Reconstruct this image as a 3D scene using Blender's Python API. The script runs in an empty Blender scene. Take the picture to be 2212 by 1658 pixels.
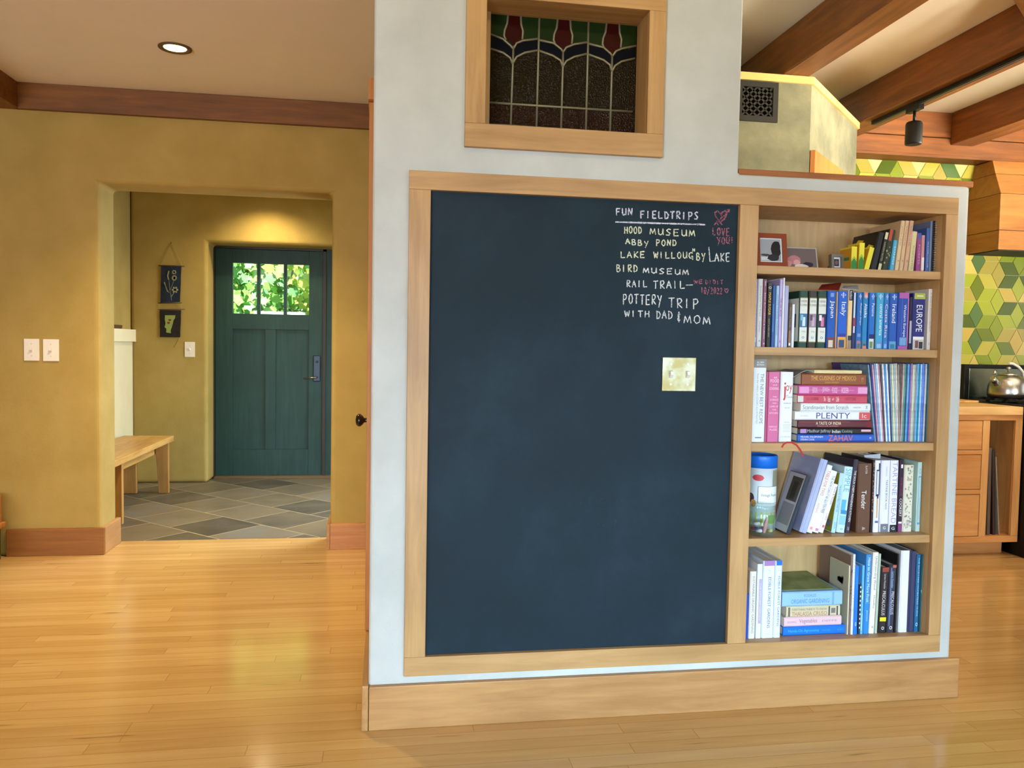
import bpy, bmesh, math, random
from mathutils import Vector, Matrix
random.seed(7)
SC = bpy.context.scene
COL = SC.collection
# ---------------------------------------------------------------- camera, world, large lights, exposure
YAW, PITCH, ROLL = 0.1561409, -0.0465863, 0.0171487
FPX, IW, IH = 1720.0, 2212.0, 1658.0
CAM = Vector((0.0, -2.498, 1.21))
_f = Vector((math.sin(YAW)*math.cos(PITCH), math.cos(YAW)*math.cos(PITCH), math.sin(PITCH)))
_r = Vector((math.cos(YAW), -math.sin(YAW), 0)); _u = _r.cross(_f)
RIGHT = _r*math.cos(ROLL) + _u*math.sin(ROLL)
UP = -_r*math.sin(ROLL) + _u*math.cos(ROLL)
FWD = _f
cd = bpy.data.cameras.new('camera'); cam = bpy.data.objects.new('camera', cd); COL.objects.link(cam)
cd.sensor_width = 36; cd.sensor_fit = 'HORIZONTAL'; cd.lens = FPX/IW*36; cd.clip_start = .05
cam.matrix_world = Matrix(((RIGHT.x, UP.x, -FWD.x, CAM.x), (RIGHT.y, UP.y, -FWD.y, CAM.y), (RIGHT.z, UP.z, -FWD.z, CAM.z), (0, 0, 0, 1)))
SC.camera = cam
SC.view_settings.view_transform = 'Standard'; SC.view_settings.look = 'None'
SC.view_settings.gamma = 1; SC.view_settings.use_curve_mapping = False
SC.view_settings.exposure = 0.0
SC.cycles.use_denoising = True
SC.cycles.max_bounces = 12; SC.cycles.transparent_max_bounces = 32; SC.cycles.diffuse_bounces = 5; SC.cycles.sample_clamp_indirect = 6
SC.cycles.caustics_reflective = False; SC.cycles.caustics_refractive = False

def lin(c):
    o = []
    for v in c[:3]:
        v = v/255.0
        o.append(v/12.92 if v <= .04045 else ((v+.055)/1.055)**2.4)
    return (o[0], o[1], o[2], 1)

W = bpy.data.worlds.new('sky'); SC.world = W; W.use_nodes = True
wb = W.node_tree.nodes['Background']; wb.inputs[0].default_value = (.75, .88, 1, 1); wb.inputs[1].default_value = 2.6

def area(name, loc, target, sx, sy, power, col, spread=180):
    l = bpy.data.lights.new(name, 'AREA'); l.shape = 'RECTANGLE'; l.size = sx; l.size_y = sy
    l.energy = power; l.color = col; l.spread = math.radians(spread)
    o = bpy.data.objects.new(name, l); COL.objects.link(o); o.location = loc
    o.rotation_euler = (Vector(target)-Vector(loc)).to_track_quat('-Z', 'Y').to_euler()
    return o
def spot(name, loc, target, power, col, ang=100, blend=.8, rad=.05):
    l = bpy.data.lights.new(name, 'SPOT'); l.energy = power; l.color = col; l.spot_size = math.radians(ang); l.spot_blend = blend; l.shadow_soft_size = rad
    o = bpy.data.objects.new(name, l); COL.objects.link(o); o.location = loc
    o.rotation_euler = (Vector(target)-Vector(loc)).to_track_quat('-Z', 'Y').to_euler()
    return o
COOL = (.70, .85, 1.0); WARM = (1.0, .80, .48); NEUT = (1.0, .88, .68)
sl = bpy.data.lights.new('sun', 'SUN'); sl.energy = 24; sl.angle = .02; sl.color = (1, .96, .86)
so = bpy.data.objects.new('sun', sl); COL.objects.link(so); so.rotation_euler = (math.radians(38), 0, math.radians(-20))
# daylight of the rear, entry and kitchen windows, plus added fill lights
area('window_daylight', (.7, -5.9, 1.15), (.9, 0, -.55), 2.0, 1.5, 40, (.46, .74, 1.0), 46)
area('window_daylight', (3.6, -5.9, 1.15), (1.4, 0, -.2), 2.0, 1.5, 16, (.55, .78, 1.0), 60)
area('window_daylight', (-2.6, -5.9, 1.25), (-1.2, 1.0, 2.2), 1.6, 1.3, 86, (.95, .96, 1.0), 110)  # added fill that brightens the hall ceiling and walls
area('entry_daylight', (.83, 3.55, 1.25), (-1.0, 3.1, -.2), 1.2, 1.9, 95, (.7, .85, 1.0), 140)
area('kitchen_daylight', (6.1, .6, 1.5), (3.0, 1.0, 2.95), 1.6, 1.3, 78, (1, .95, .84), 55)
area('window_daylight', (4.1, -5.88, 1.5), (3.4, 1.0, 2.8), 1.0, .8, 50, (1, .93, .8), 34)  # added upward fill to lift the kitchen ceiling, not daylight
spot('lamp_torchiere', (3.1, -.55, 1.65), (2.6, .6, 2.76), 70, (1, .9, .68), 140, .9, .12)  # added unseen spot aimed up at the kitchen ceiling, no fixture stands here

# ---------------------------------------------------------------- pixel-to-plane helpers (the photograph is 2212x1658)
def ray(x, y): return FWD + RIGHT*((x-IW/2)/FPX) - UP*((y-IH/2)/FPX)
def PY(x, y, Y): v = ray(x, y); return CAM + v*((Y-CAM.y)/v.y)
def PZ(x, y, Z): v = ray(x, y); return CAM + v*((Z-CAM.z)/v.z)
def PX(x, y, X): v = ray(x, y); return CAM + v*((X-CAM.x)/v.x)
def proj(p):
    d = Vector(p)-CAM; z = d.dot(FWD)
    return (d.dot(RIGHT)/z*FPX+IW/2, -d.dot(UP)/z*FPX+IH/2)
def base_x(px, Y, Z):
    y = 900
    for _ in range(5):
        p = PY(px, y, Y); y = proj((p.x, Y, Z))[1]
    return PY(px, y, Y).x

# ---------------------------------------------------------------- materials
MATS = {}
def _new(name):
    m = bpy.data.materials.new(name); m.use_nodes = True
    return m, m.node_tree, m.node_tree.nodes['Principled BSDF']
def _n(t, kind, **kw):
    n = t.nodes.new(kind)
    for k, v in kw.items(): setattr(n, k, v)
    return n
def flat(c, rough=.5, metal=0.0, spec=.4, key=None):
    k = ('flat', tuple(c), rough, metal, spec)
    if k in MATS: return MATS[k]
    m, t, b = _new('paint'); b.inputs['Base Color'].default_value = lin(c)
    b.inputs['Roughness'].default_value = rough; b.inputs['Metallic'].default_value = metal
    b.inputs['Specular IOR Level'].default_value = spec
    m.diffuse_color = lin(c); MATS[k] = m; return m
def emit(c, s):
    k = ('emit', tuple(c), s)
    if k in MATS: return MATS[k]
    m, t, b = _new('glow'); b.inputs['Base Color'].default_value = lin(c)
    b.inputs['Emission Color'].default_value = lin(c); b.inputs['Emission Strength'].default_value = s
    MATS[k] = m; return m
def ramp(t, stops):
    r = _n(t, 'ShaderNodeValToRGB'); e = r.color_ramp.elements
    while len(e) < len(stops): e.new(.5)
    for i, (p, c) in enumerate(stops): e[i].position = p; e[i].color = lin(c)
    return r
def plaster(name, c1, c2, bump=.25, scale=3.0, rough=.85, fine=45):
    m, t, b = _new(name); L = t.links.new
    tc = _n(t, 'ShaderNodeTexCoord')
    n1 = _n(t, 'ShaderNodeTexNoise'); n1.inputs['Scale'].default_value = scale; n1.inputs['Detail'].default_value = 6; n1.inputs['Roughness'].default_value = .6
    n2 = _n(t, 'ShaderNodeTexNoise'); n2.inputs['Scale'].default_value = fine; n2.inputs['Detail'].default_value = 4
    L(tc.outputs['Object'], n1.inputs['Vector']); L(tc.outputs['Object'], n2.inputs['Vector'])
    r = ramp(t, [(.3, c1), (.7, c2)]); L(n1.outputs['Fac'], r.inputs['Fac']); L(r.outputs['Color'], b.inputs['Base Color'])
    mx = _n(t, 'ShaderNodeMath', operation='MULTIPLY_ADD'); L(n2.outputs['Fac'], mx.inputs[0]); mx.inputs[1].default_value = .3; L(n1.outputs['Fac'], mx.inputs[2])
    bp = _n(t, 'ShaderNodeBump'); bp.inputs['Strength'].default_value = bump; bp.inputs['Distance'].default_value = .012
    L(mx.outputs[0], bp.inputs['Height']); L(bp.outputs['Normal'], b.inputs['Normal'])
    b.inputs['Roughness'].default_value = rough; b.inputs['Specular IOR Level'].default_value = .2
    return m
def wood(name, dark, light, axis='X', stretch=14, scale=2.2, rough=.42, knots=None, spec=.4, coat=0):
    m, t, b = _new(name); L = t.links.new
    tc = _n(t, 'ShaderNodeTexCoord'); mp = _n(t, 'ShaderNodeMapping')
    s = [stretch*scale]*3; s['XYZ'.index(axis)] = scale
    mp.inputs['Scale'].default_value = s; L(tc.outputs['Object'], mp.inputs['Vector'])
    n1 = _n(t, 'ShaderNodeTexNoise'); n1.inputs['Scale'].default_value = 1; n1.inputs['Detail'].default_value = 7; n1.inputs['Roughness'].default_value = .62; n1.inputs['Distortion'].default_value = .6
    L(mp.outputs['Vector'], n1.inputs['Vector'])
    r = ramp(t, [(.3, dark), (.66, light)]); L(n1.outputs['Fac'], r.inputs['Fac'])
    n2 = _n(t, 'ShaderNodeTexNoise'); n2.inputs['Scale'].default_value = 3.1; n2.inputs['Detail'].default_value = 2
    L(tc.outputs['Object'], n2.inputs['Vector'])
    mc = _n(t, 'ShaderNodeMix', data_type='RGBA', blend_type='MULTIPLY'); mc.inputs['Factor'].default_value = .45
    r2 = ramp(t, [(.3, (205, 195, 185)), (.7, (255, 255, 255))]); L(n2.outputs['Fac'], r2.inputs['Fac'])
    L(r.outputs['Color'], mc.inputs['A']); L(r2.outputs['Color'], mc.inputs['B'])
    out = mc.outputs['Result']
    if knots:
        mp2 = _n(t, 'ShaderNodeMapping'); s2 = [knots[0]]*3; s2['XYZ'.index(axis)] = knots[0]*.42
        mp2.inputs['Scale'].default_value = s2; L(tc.outputs['Object'], mp2.inputs['Vector'])
        v = _n(t, 'ShaderNodeTexVoronoi'); v.inputs['Scale'].default_value = 1; L(mp2.outputs['Vector'], v.inputs['Vector'])
        rk = ramp(t, [(knots[1]*.45, (60, 30, 12)), (knots[1], (255, 255, 255))]); L(v.outputs['Distance'], rk.inputs['Fac'])
        mk = _n(t, 'ShaderNodeMix', data_type='RGBA', blend_type='MULTIPLY'); mk.inputs['Factor'].default_value = .85
        L(out, mk.inputs['A']); L(rk.outputs['Color'], mk.inputs['B']); out = mk.outputs['Result']
    L(out, b.inputs['Base Color'])
    bp = _n(t, 'ShaderNodeBump'); bp.inputs['Strength'].default_value = .12; bp.inputs['Distance'].default_value = .003
    L(n1.outputs['Fac'], bp.inputs['Height']); L(bp.outputs['Normal'], b.inputs['Normal'])
    b.inputs['Roughness'].default_value = rough; b.inputs['Specular IOR Level'].default_value = spec
    b.inputs['Coat Weight'].default_value = coat; b.inputs['Coat Roughness'].default_value = .2
    return m
def floor_mat():
    m, t, b = _new('maple_floorboards'); L = t.links.new
    tc = _n(t, 'ShaderNodeTexCoord')
    br = _n(t, 'ShaderNodeTexBrick'); br.offset = 0; br.offset_frequency = 1; br.squash = 1
    for k, v in dict(Scale=1, **{'Mortar Size': .0012, 'Mortar Smooth': .2, 'Bias': 0.0, 'Brick Width': 1.15, 'Row Height': .0635}).items(): br.inputs[k].default_value = v
    br.inputs['Color1'].default_value = (0, 0, 0, 1); br.inputs['Color2'].default_value = (1, 1, 1, 1); br.inputs['Mortar'].default_value = (.5, .5, .5, 1)
    sx = _n(t, 'ShaderNodeSeparateXYZ'); L(tc.outputs['Object'], sx.inputs[0])
    dv = _n(t, 'ShaderNodeMath', operation='DIVIDE'); L(sx.outputs['Y'], dv.inputs[0]); dv.inputs[1].default_value = .0635
    fl_ = _n(t, 'ShaderNodeMath', operation='FLOOR'); L(dv.outputs[0], fl_.inputs[0])
    wn_ = _n(t, 'ShaderNodeTexWhiteNoise', noise_dimensions='1D'); L(fl_.outputs[0], wn_.inputs['W'])
    xa_ = _n(t, 'ShaderNodeMath', operation='MULTIPLY_ADD'); L(wn_.outputs['Value'], xa_.inputs[0]); xa_.inputs[1].default_value = 5.3; L(sx.outputs['X'], xa_.inputs[2])
    cx_ = _n(t, 'ShaderNodeCombineXYZ'); L(xa_.outputs[0], cx_.inputs['X']); L(sx.outputs['Y'], cx_.inputs['Y'])
    L(cx_.outputs[0], br.inputs['Vector'])
    mp = _n(t, 'ShaderNodeMapping'); mp.inputs['Scale'].default_value = (2.2, 34, 1); L(tc.outputs['Object'], mp.inputs['Vector'])
    # shift the grain from board to board
    ad = _n(t, 'ShaderNodeVectorMath', operation='MULTIPLY_ADD'); ad.inputs[1].default_value = (9, 5, 3)
    L(br.outputs['Color'], ad.inputs[0]); L(mp.outputs['Vector'], ad.inputs[2])
    n1 = _n(t, 'ShaderNodeTexNoise'); n1.inputs['Scale'].default_value = 1; n1.inputs['Detail'].default_value = 6; n1.inputs['Roughness'].default_value = .6; n1.inputs['Distortion'].default_value = .4
    L(ad.outputs[0], n1.inputs['Vector'])
    mixf = _n(t, 'ShaderNodeMath', operation='MULTIPLY_ADD'); L(br.outputs['Color'], mixf.inputs[0]); mixf.inputs[1].default_value = .26; 
    ml = _n(t, 'ShaderNodeMath', operation='MULTIPLY'); L(n1.outputs['Fac'], ml.inputs[0]); ml.inputs[1].default_value = .66; L(ml.outputs[0], mixf.inputs[2])
    r = ramp(t, [(.18, (180, 138, 80)), (.45, (196, 155, 94)), (.72, (208, 170, 110))]); L(mixf.outputs[0], r.inputs['Fac'])
    # dark mineral streaks
    mp3 = _n(t, 'ShaderNodeMapping'); mp3.inputs['Scale'].default_value = (1.7, 26, 1); mp3.inputs['Location'].default_value = (3.3, 1.7, 0); L(tc.outputs['Object'], mp3.inputs['Vector'])
    n3 = _n(t, 'ShaderNodeTexNoise'); n3.inputs['Scale'].default_value = 1.3; n3.inputs['Detail'].default_value = 3; L(mp3.outputs['Vector'], n3.inputs['Vector'])
    r3 = ramp(t, [(.24, (95, 55, 25)), (.33, (255, 255, 255))]); L(n3.outputs['Fac'], r3.inputs['Fac'])
    mk = _n(t, 'ShaderNodeMix', data_type='RGBA', blend_type='MULTIPLY'); mk.inputs['Factor'].default_value = .7
    L(r.outputs['Color'], mk.inputs['A']); L(r3.outputs['Color'], mk.inputs['B'])
    gap = _n(t, 'ShaderNodeMix', data_type='RGBA', blend_type='MIX'); L(br.outputs['Fac'], gap.inputs['Factor'])
    L(mk.outputs['Result'], gap.inputs['A']); gap.inputs['B'].default_value = lin((166, 124, 72))
    L(gap.outputs['Result'], b.inputs['Base Color'])
    bp = _n(t, 'ShaderNodeBump', invert=True); bp.inputs['Strength'].default_value = .06; bp.inputs['Distance'].default_value = .002
    L(br.outputs['Fac'], bp.inputs['Height']); L(bp.outputs['Normal'], b.inputs['Normal'])
    rr = _n(t, 'ShaderNodeMapRange'); L(n1.outputs['Fac'], rr.inputs['Value']); rr.inputs['To Min'].default_value = .10; rr.inputs['To Max'].default_value = .2
    L(rr.outputs['Result'], b.inputs['Roughness']); b.inputs['Specular IOR Level'].default_value = .5
    return m
def slate_mat():
    m, t, b = _new('slate_tiles'); L = t.links.new
    tc = _n(t, 'ShaderNodeTexCoord'); mp = _n(t, 'ShaderNodeMapping'); mp.inputs['Rotation'].default_value = (0, 0, math.radians(43)); mp.inputs['Location'].default_value = (.13, .05, 0)
    L(tc.outputs['Object'], mp.inputs['Vector'])
    br = _n(t, 'ShaderNodeTexBrick'); br.offset = .5
    for k, v in {'Scale': 1, 'Mortar Size': .004, 'Mortar Smooth': .1, 'Bias': 0, 'Brick Width': .41, 'Row Height': .41}.items(): br.inputs[k].default_value = v
    br.inputs['Color1'].default_value = (0, 0, 0, 1); br.inputs['Color2'].default_value = (1, 1, 1, 1)
    L(mp.outputs['Vector'], br.inputs['Vector'])
    n = _n(t, 'ShaderNodeTexNoise'); n.inputs['Scale'].default_value = 4; n.inputs['Detail'].default_value = 8; n.inputs['Roughness'].default_value = .65
    ad = _n(t, 'ShaderNodeVectorMath', operation='MULTIPLY_ADD'); ad.inputs[1].default_value = (7, 7, 7); L(br.outputs['Color'], ad.inputs[0]); L(tc.outputs['Object'], ad.inputs[2]); L(ad.outputs[0], n.inputs['Vector'])
    mf = _n(t, 'ShaderNodeMath', operation='MULTIPLY_ADD'); L(br.outputs['Color'], mf.inputs[0]); mf.inputs[1].default_value = .4
    m2 = _n(t, 'ShaderNodeMath', operation='MULTIPLY'); L(n.outputs['Fac'], m2.inputs[0]); m2.inputs[1].default_value = .6; L(m2.outputs[0], mf.inputs[2])
    r = ramp(t, [(.2, (50, 44, 34)), (.42, (90, 80, 62)), (.6, (114, 98, 72)), (.8, (112, 110, 102))]); L(mf.outputs[0], r.inputs['Fac'])
    g = _n(t, 'ShaderNodeMix', data_type='RGBA'); L(br.outputs['Fac'], g.inputs['Factor']); L(r.outputs['Color'], g.inputs['A']); g.inputs['B'].default_value = lin((176, 154, 112))
    L(g.outputs['Result'], b.inputs['Base Color'])
    bp = _n(t, 'ShaderNodeBump'); bp.inputs['Strength'].default_value = .35; bp.inputs['Distance'].default_value = .006; L(n.outputs['Fac'], bp.inputs['Height']); L(bp.outputs['Normal'], b.inputs['Normal'])
    b.inputs['Roughness'].default_value = .42
    return m
def glassy(c, rough=.02, trans=1.0, ior=1.45, bump=0, bscale=120, key=''):
    k = ('glass', tuple(c), rough, trans, bump, key)
    if k in MATS: return MATS[k]
    m, t, b = _new('glass'); b.inputs['Base Color'].default_value = lin(c); b.inputs['Roughness'].default_value = rough
    b.inputs['Transmission Weight'].default_value = trans; b.inputs['IOR'].default_value = ior
    if bump:
        tc = _n(t, 'ShaderNodeTexCoord'); v = _n(t, 'ShaderNodeTexVoronoi'); v.inputs['Scale'].default_value = bscale
        t.links.new(tc.outputs['Object'], v.inputs['Vector'])
        bp = _n(t, 'ShaderNodeBump'); bp.inputs['Strength'].default_value = bump; bp.inputs['Distance'].default_value = .004
        t.links.new(v.outputs['Distance'], bp.inputs['Height']); t.links.new(bp.outputs['Normal'], b.inputs['Normal'])
    MATS[k] = m; return m
def pane_mat():
    # clear window pane that lets light straight through
    m, t, b = _new('clear_pane'); L = t.links.new
    tr = _n(t, 'ShaderNodeBsdfTransparent'); gl = _n(t, 'ShaderNodeBsdfGlossy'); gl.inputs['Roughness'].default_value = .02
    mx = _n(t, 'ShaderNodeMixShader'); mx.inputs[0].default_value = .05
    L(tr.outputs[0], mx.inputs[1]); L(gl.outputs[0], mx.inputs[2]); L(mx.outputs[0], t.nodes['Material Output'].inputs['Surface'])
    return m
def thin_glass():
    m, t, b = _new('jar_glass'); L = t.links.new
    tr = _n(t, 'ShaderNodeBsdfTransparent'); tr.inputs[0].default_value = (.93, .97, .96, 1); gl = _n(t, 'ShaderNodeBsdfGlossy'); gl.inputs['Roughness'].default_value = .04
    lw = _n(t, 'ShaderNodeLayerWeight'); lw.inputs['Blend'].default_value = .25
    mx = _n(t, 'ShaderNodeMixShader'); mr = _n(t, 'ShaderNodeMapRange'); mr.inputs['To Min'].default_value = .02; mr.inputs['To Max'].default_value = .3; L(lw.outputs['Facing'], mr.inputs['Value']); L(mr.outputs['Result'], mx.inputs[0]); L(tr.outputs[0], mx.inputs[1]); L(gl.outputs[0], mx.inputs[2]); L(mx.outputs[0], t.nodes['Material Output'].inputs['Surface'])
    return m
def board_mat():
    m, t, b = _new('chalkboard_paint'); L = t.links.new
    tc = _n(t, 'ShaderNodeTexCoord')
    n = _n(t, 'ShaderNodeTexNoise'); n.inputs['Scale'].default_value = 2.4; n.inputs['Detail'].default_value = 7; n.inputs['Roughness'].default_value = .65; L(tc.outputs['Object'], n.inputs['Vector'])
    r = ramp(t, [(.32, (17, 31, 38)), (.5, (21, 37, 46)), (.72, (32, 50, 60))]); L(n.outputs['Fac'], r.inputs['Fac']); L(r.outputs['Color'], b.inputs['Base Color'])
    n2 = _n(t, 'ShaderNodeTexNoise'); n2.inputs['Scale'].default_value = 160; L(tc.outputs['Object'], n2.inputs['Vector'])
    bp = _n(t, 'ShaderNodeBump'); bp.inputs['Strength'].default_value = .15; bp.inputs['Distance'].default_value = .002; L(n2.outputs['Fac'], bp.inputs['Height']); L(bp.outputs['Normal'], b.inputs['Normal'])
    b.inputs['Roughness'].default_value = .6; b.inputs['Specular IOR Level'].default_value = .2
    return m
def chalk_mat(c, cover=.5):
    k = ('chalk', tuple(c), cover)
    if k in MATS: return MATS[k]
    m, t, b = _new('chalk'); L = t.links.new; b.inputs['Base Color'].default_value = lin(c); b.inputs['Roughness'].default_value = 1; b.inputs['Specular IOR Level'].default_value = 0
    tc = _n(t, 'ShaderNodeTexCoord'); n = _n(t, 'ShaderNodeTexNoise'); n.inputs['Scale'].default_value = 420; n.inputs['Detail'].default_value = 3; L(tc.outputs['Object'], n.inputs['Vector'])
    r = _n(t, 'ShaderNodeMapRange'); L(n.outputs['Fac'], r.inputs['Value']); r.inputs['From Min'].default_value = .62-cover*.5; r.inputs['From Max'].default_value = .72-cover*.5; r.inputs['To Max'].default_value = min(1, .35+cover)
    L(r.outputs['Result'], b.inputs['Alpha'])
    MATS[k] = m; return m
def mottled(c1, c2, scale=30, rough=.5, metal=0):
    k = ('mott', tuple(c1), tuple(c2), scale)
    if k in MATS: return MATS[k]
    m, t, b = _new('mottled'); L = t.links.new
    tc = _n(t, 'ShaderNodeTexCoord'); n = _n(t, 'ShaderNodeTexNoise'); n.inputs['Scale'].default_value = scale; n.inputs['Detail'].default_value = 4; L(tc.outputs['Object'], n.inputs['Vector'])
    r = ramp(t, [(.4, c1), (.6, c2)]); L(n.outputs['Fac'], r.inputs['Fac']); L(r.outputs['Color'], b.inputs['Base Color']); b.inputs['Roughness'].default_value = rough; b.inputs['Metallic'].default_value = metal
    MATS[k] = m; return m

M_WHITEWALL = plaster('pale_plaster', (178, 180, 173), (198, 201, 195), .22)
M_OCHRE = plaster('ochre_plaster', (162, 136, 70), (178, 152, 86), .2, fine=70)
M_GREYPL = plaster('grey_plaster', (106, 104, 82), (144, 138, 104), .35, scale=5)
M_CEIL = plaster('ceiling_plaster', (240, 236, 222), (244, 240, 228), .05)
M_CEILK = plaster('kitchen_ceiling', (236, 228, 206), (240, 232, 212), .05)
M_CEILN = plaster('plain_ceiling', (215, 205, 185), (222, 212, 192), .05)
M_FLOOR = floor_mat(); M_SLATE = slate_mat()
MAPLE = ((168, 128, 78), (197, 157, 103))
M_MAPX = wood('maple_x', *MAPLE, 'X', knots=(3.2, .055)); M_MAPZ = wood('maple_z', *MAPLE, 'Z', knots=(3.2, .055)); M_MAPY = wood('maple_y', *MAPLE, 'Y')
M_MAPIN = wood('maple_panel', (190, 150, 98), (214, 176, 120), 'Z', stretch=9)
M_PINEX = wood('pine_baseboard', (160, 114, 66), (190, 144, 90), 'X', stretch=11, knots=(2.6, .075))
M_PINEY = wood('pine_baseboard_y', (160, 114, 66), (190, 144, 90), 'Y', stretch=11)
M_PINEDX = wood('warm_baseboard', (132, 82, 28), (158, 102, 42), 'X', knots=(2.2, .06))
M_CASE = wood('casing_wood', (180, 112, 52), (208, 142, 76), 'Z', knots=(2.2, .06))
M_BEAMY = wood('beam_fir_y', (96, 52, 14), (134, 78, 24), 'Y', stretch=12, knots=(2.6, .09), rough=.5)
M_BEAMX = wood('beam_fir_x', (96, 52, 14), (134, 78, 24), 'X', stretch=12, knots=(2.6, .07), rough=.5)
M_BEAMD = wood('beam_dark_x', (100, 60, 18), (134, 84, 28), 'X', stretch=12, rough=.5)
M_CAP = wood('cap_board', (140, 82, 38), (176, 110, 56), 'X')
M_HOODX = wood('hood_wood_x', (144, 90, 35), (170, 116, 51), 'X', stretch=8); M_HOODY = wood('hood_wood_y', (144, 90, 35), (170, 116, 51), 'Y', stretch=8)
M_CABX = wood('cabinet_x', (196, 132, 70), (222, 164, 98), 'X', stretch=9); M_CABZ = wood('cabinet_z', (206, 148, 84), (230, 180, 112), 'Z', stretch=9)
M_TRIMY = flat((226, 186, 104), .5)
M_BENCH = wood('bench_wood_y', (178, 128, 62), (214, 166, 92), 'Y', stretch=10, knots=(3.4, .05)); M_BENCHZ = wood('bench_wood_z', (168, 120, 60), (200, 150, 80), 'Z', stretch=10)
M_STEEL = flat((176, 176, 170), .28, 1.0); M_DARKST = mottled((96, 98, 84), (134, 138, 112), 2.5, .25, 1.0)
M_BLACK = flat((13, 12, 11), .4, 0, .25); M_BLACKM = flat((20, 18, 16), .6)
M_DOOR = wood('green_door', (28, 56, 50), (36, 68, 60), 'Z', stretch=16, rough=.5, spec=.3)
M_DOORX = wood('green_door_x', (52, 84, 80), (62, 98, 92), 'X', stretch=16, rough=.4)
M_PANE = pane_mat(); M_SWITCH = flat((236, 226, 208), .35)
M_BRASS = mottled((160, 142, 84), (186, 180, 150), 16, .38, .5)

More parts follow.
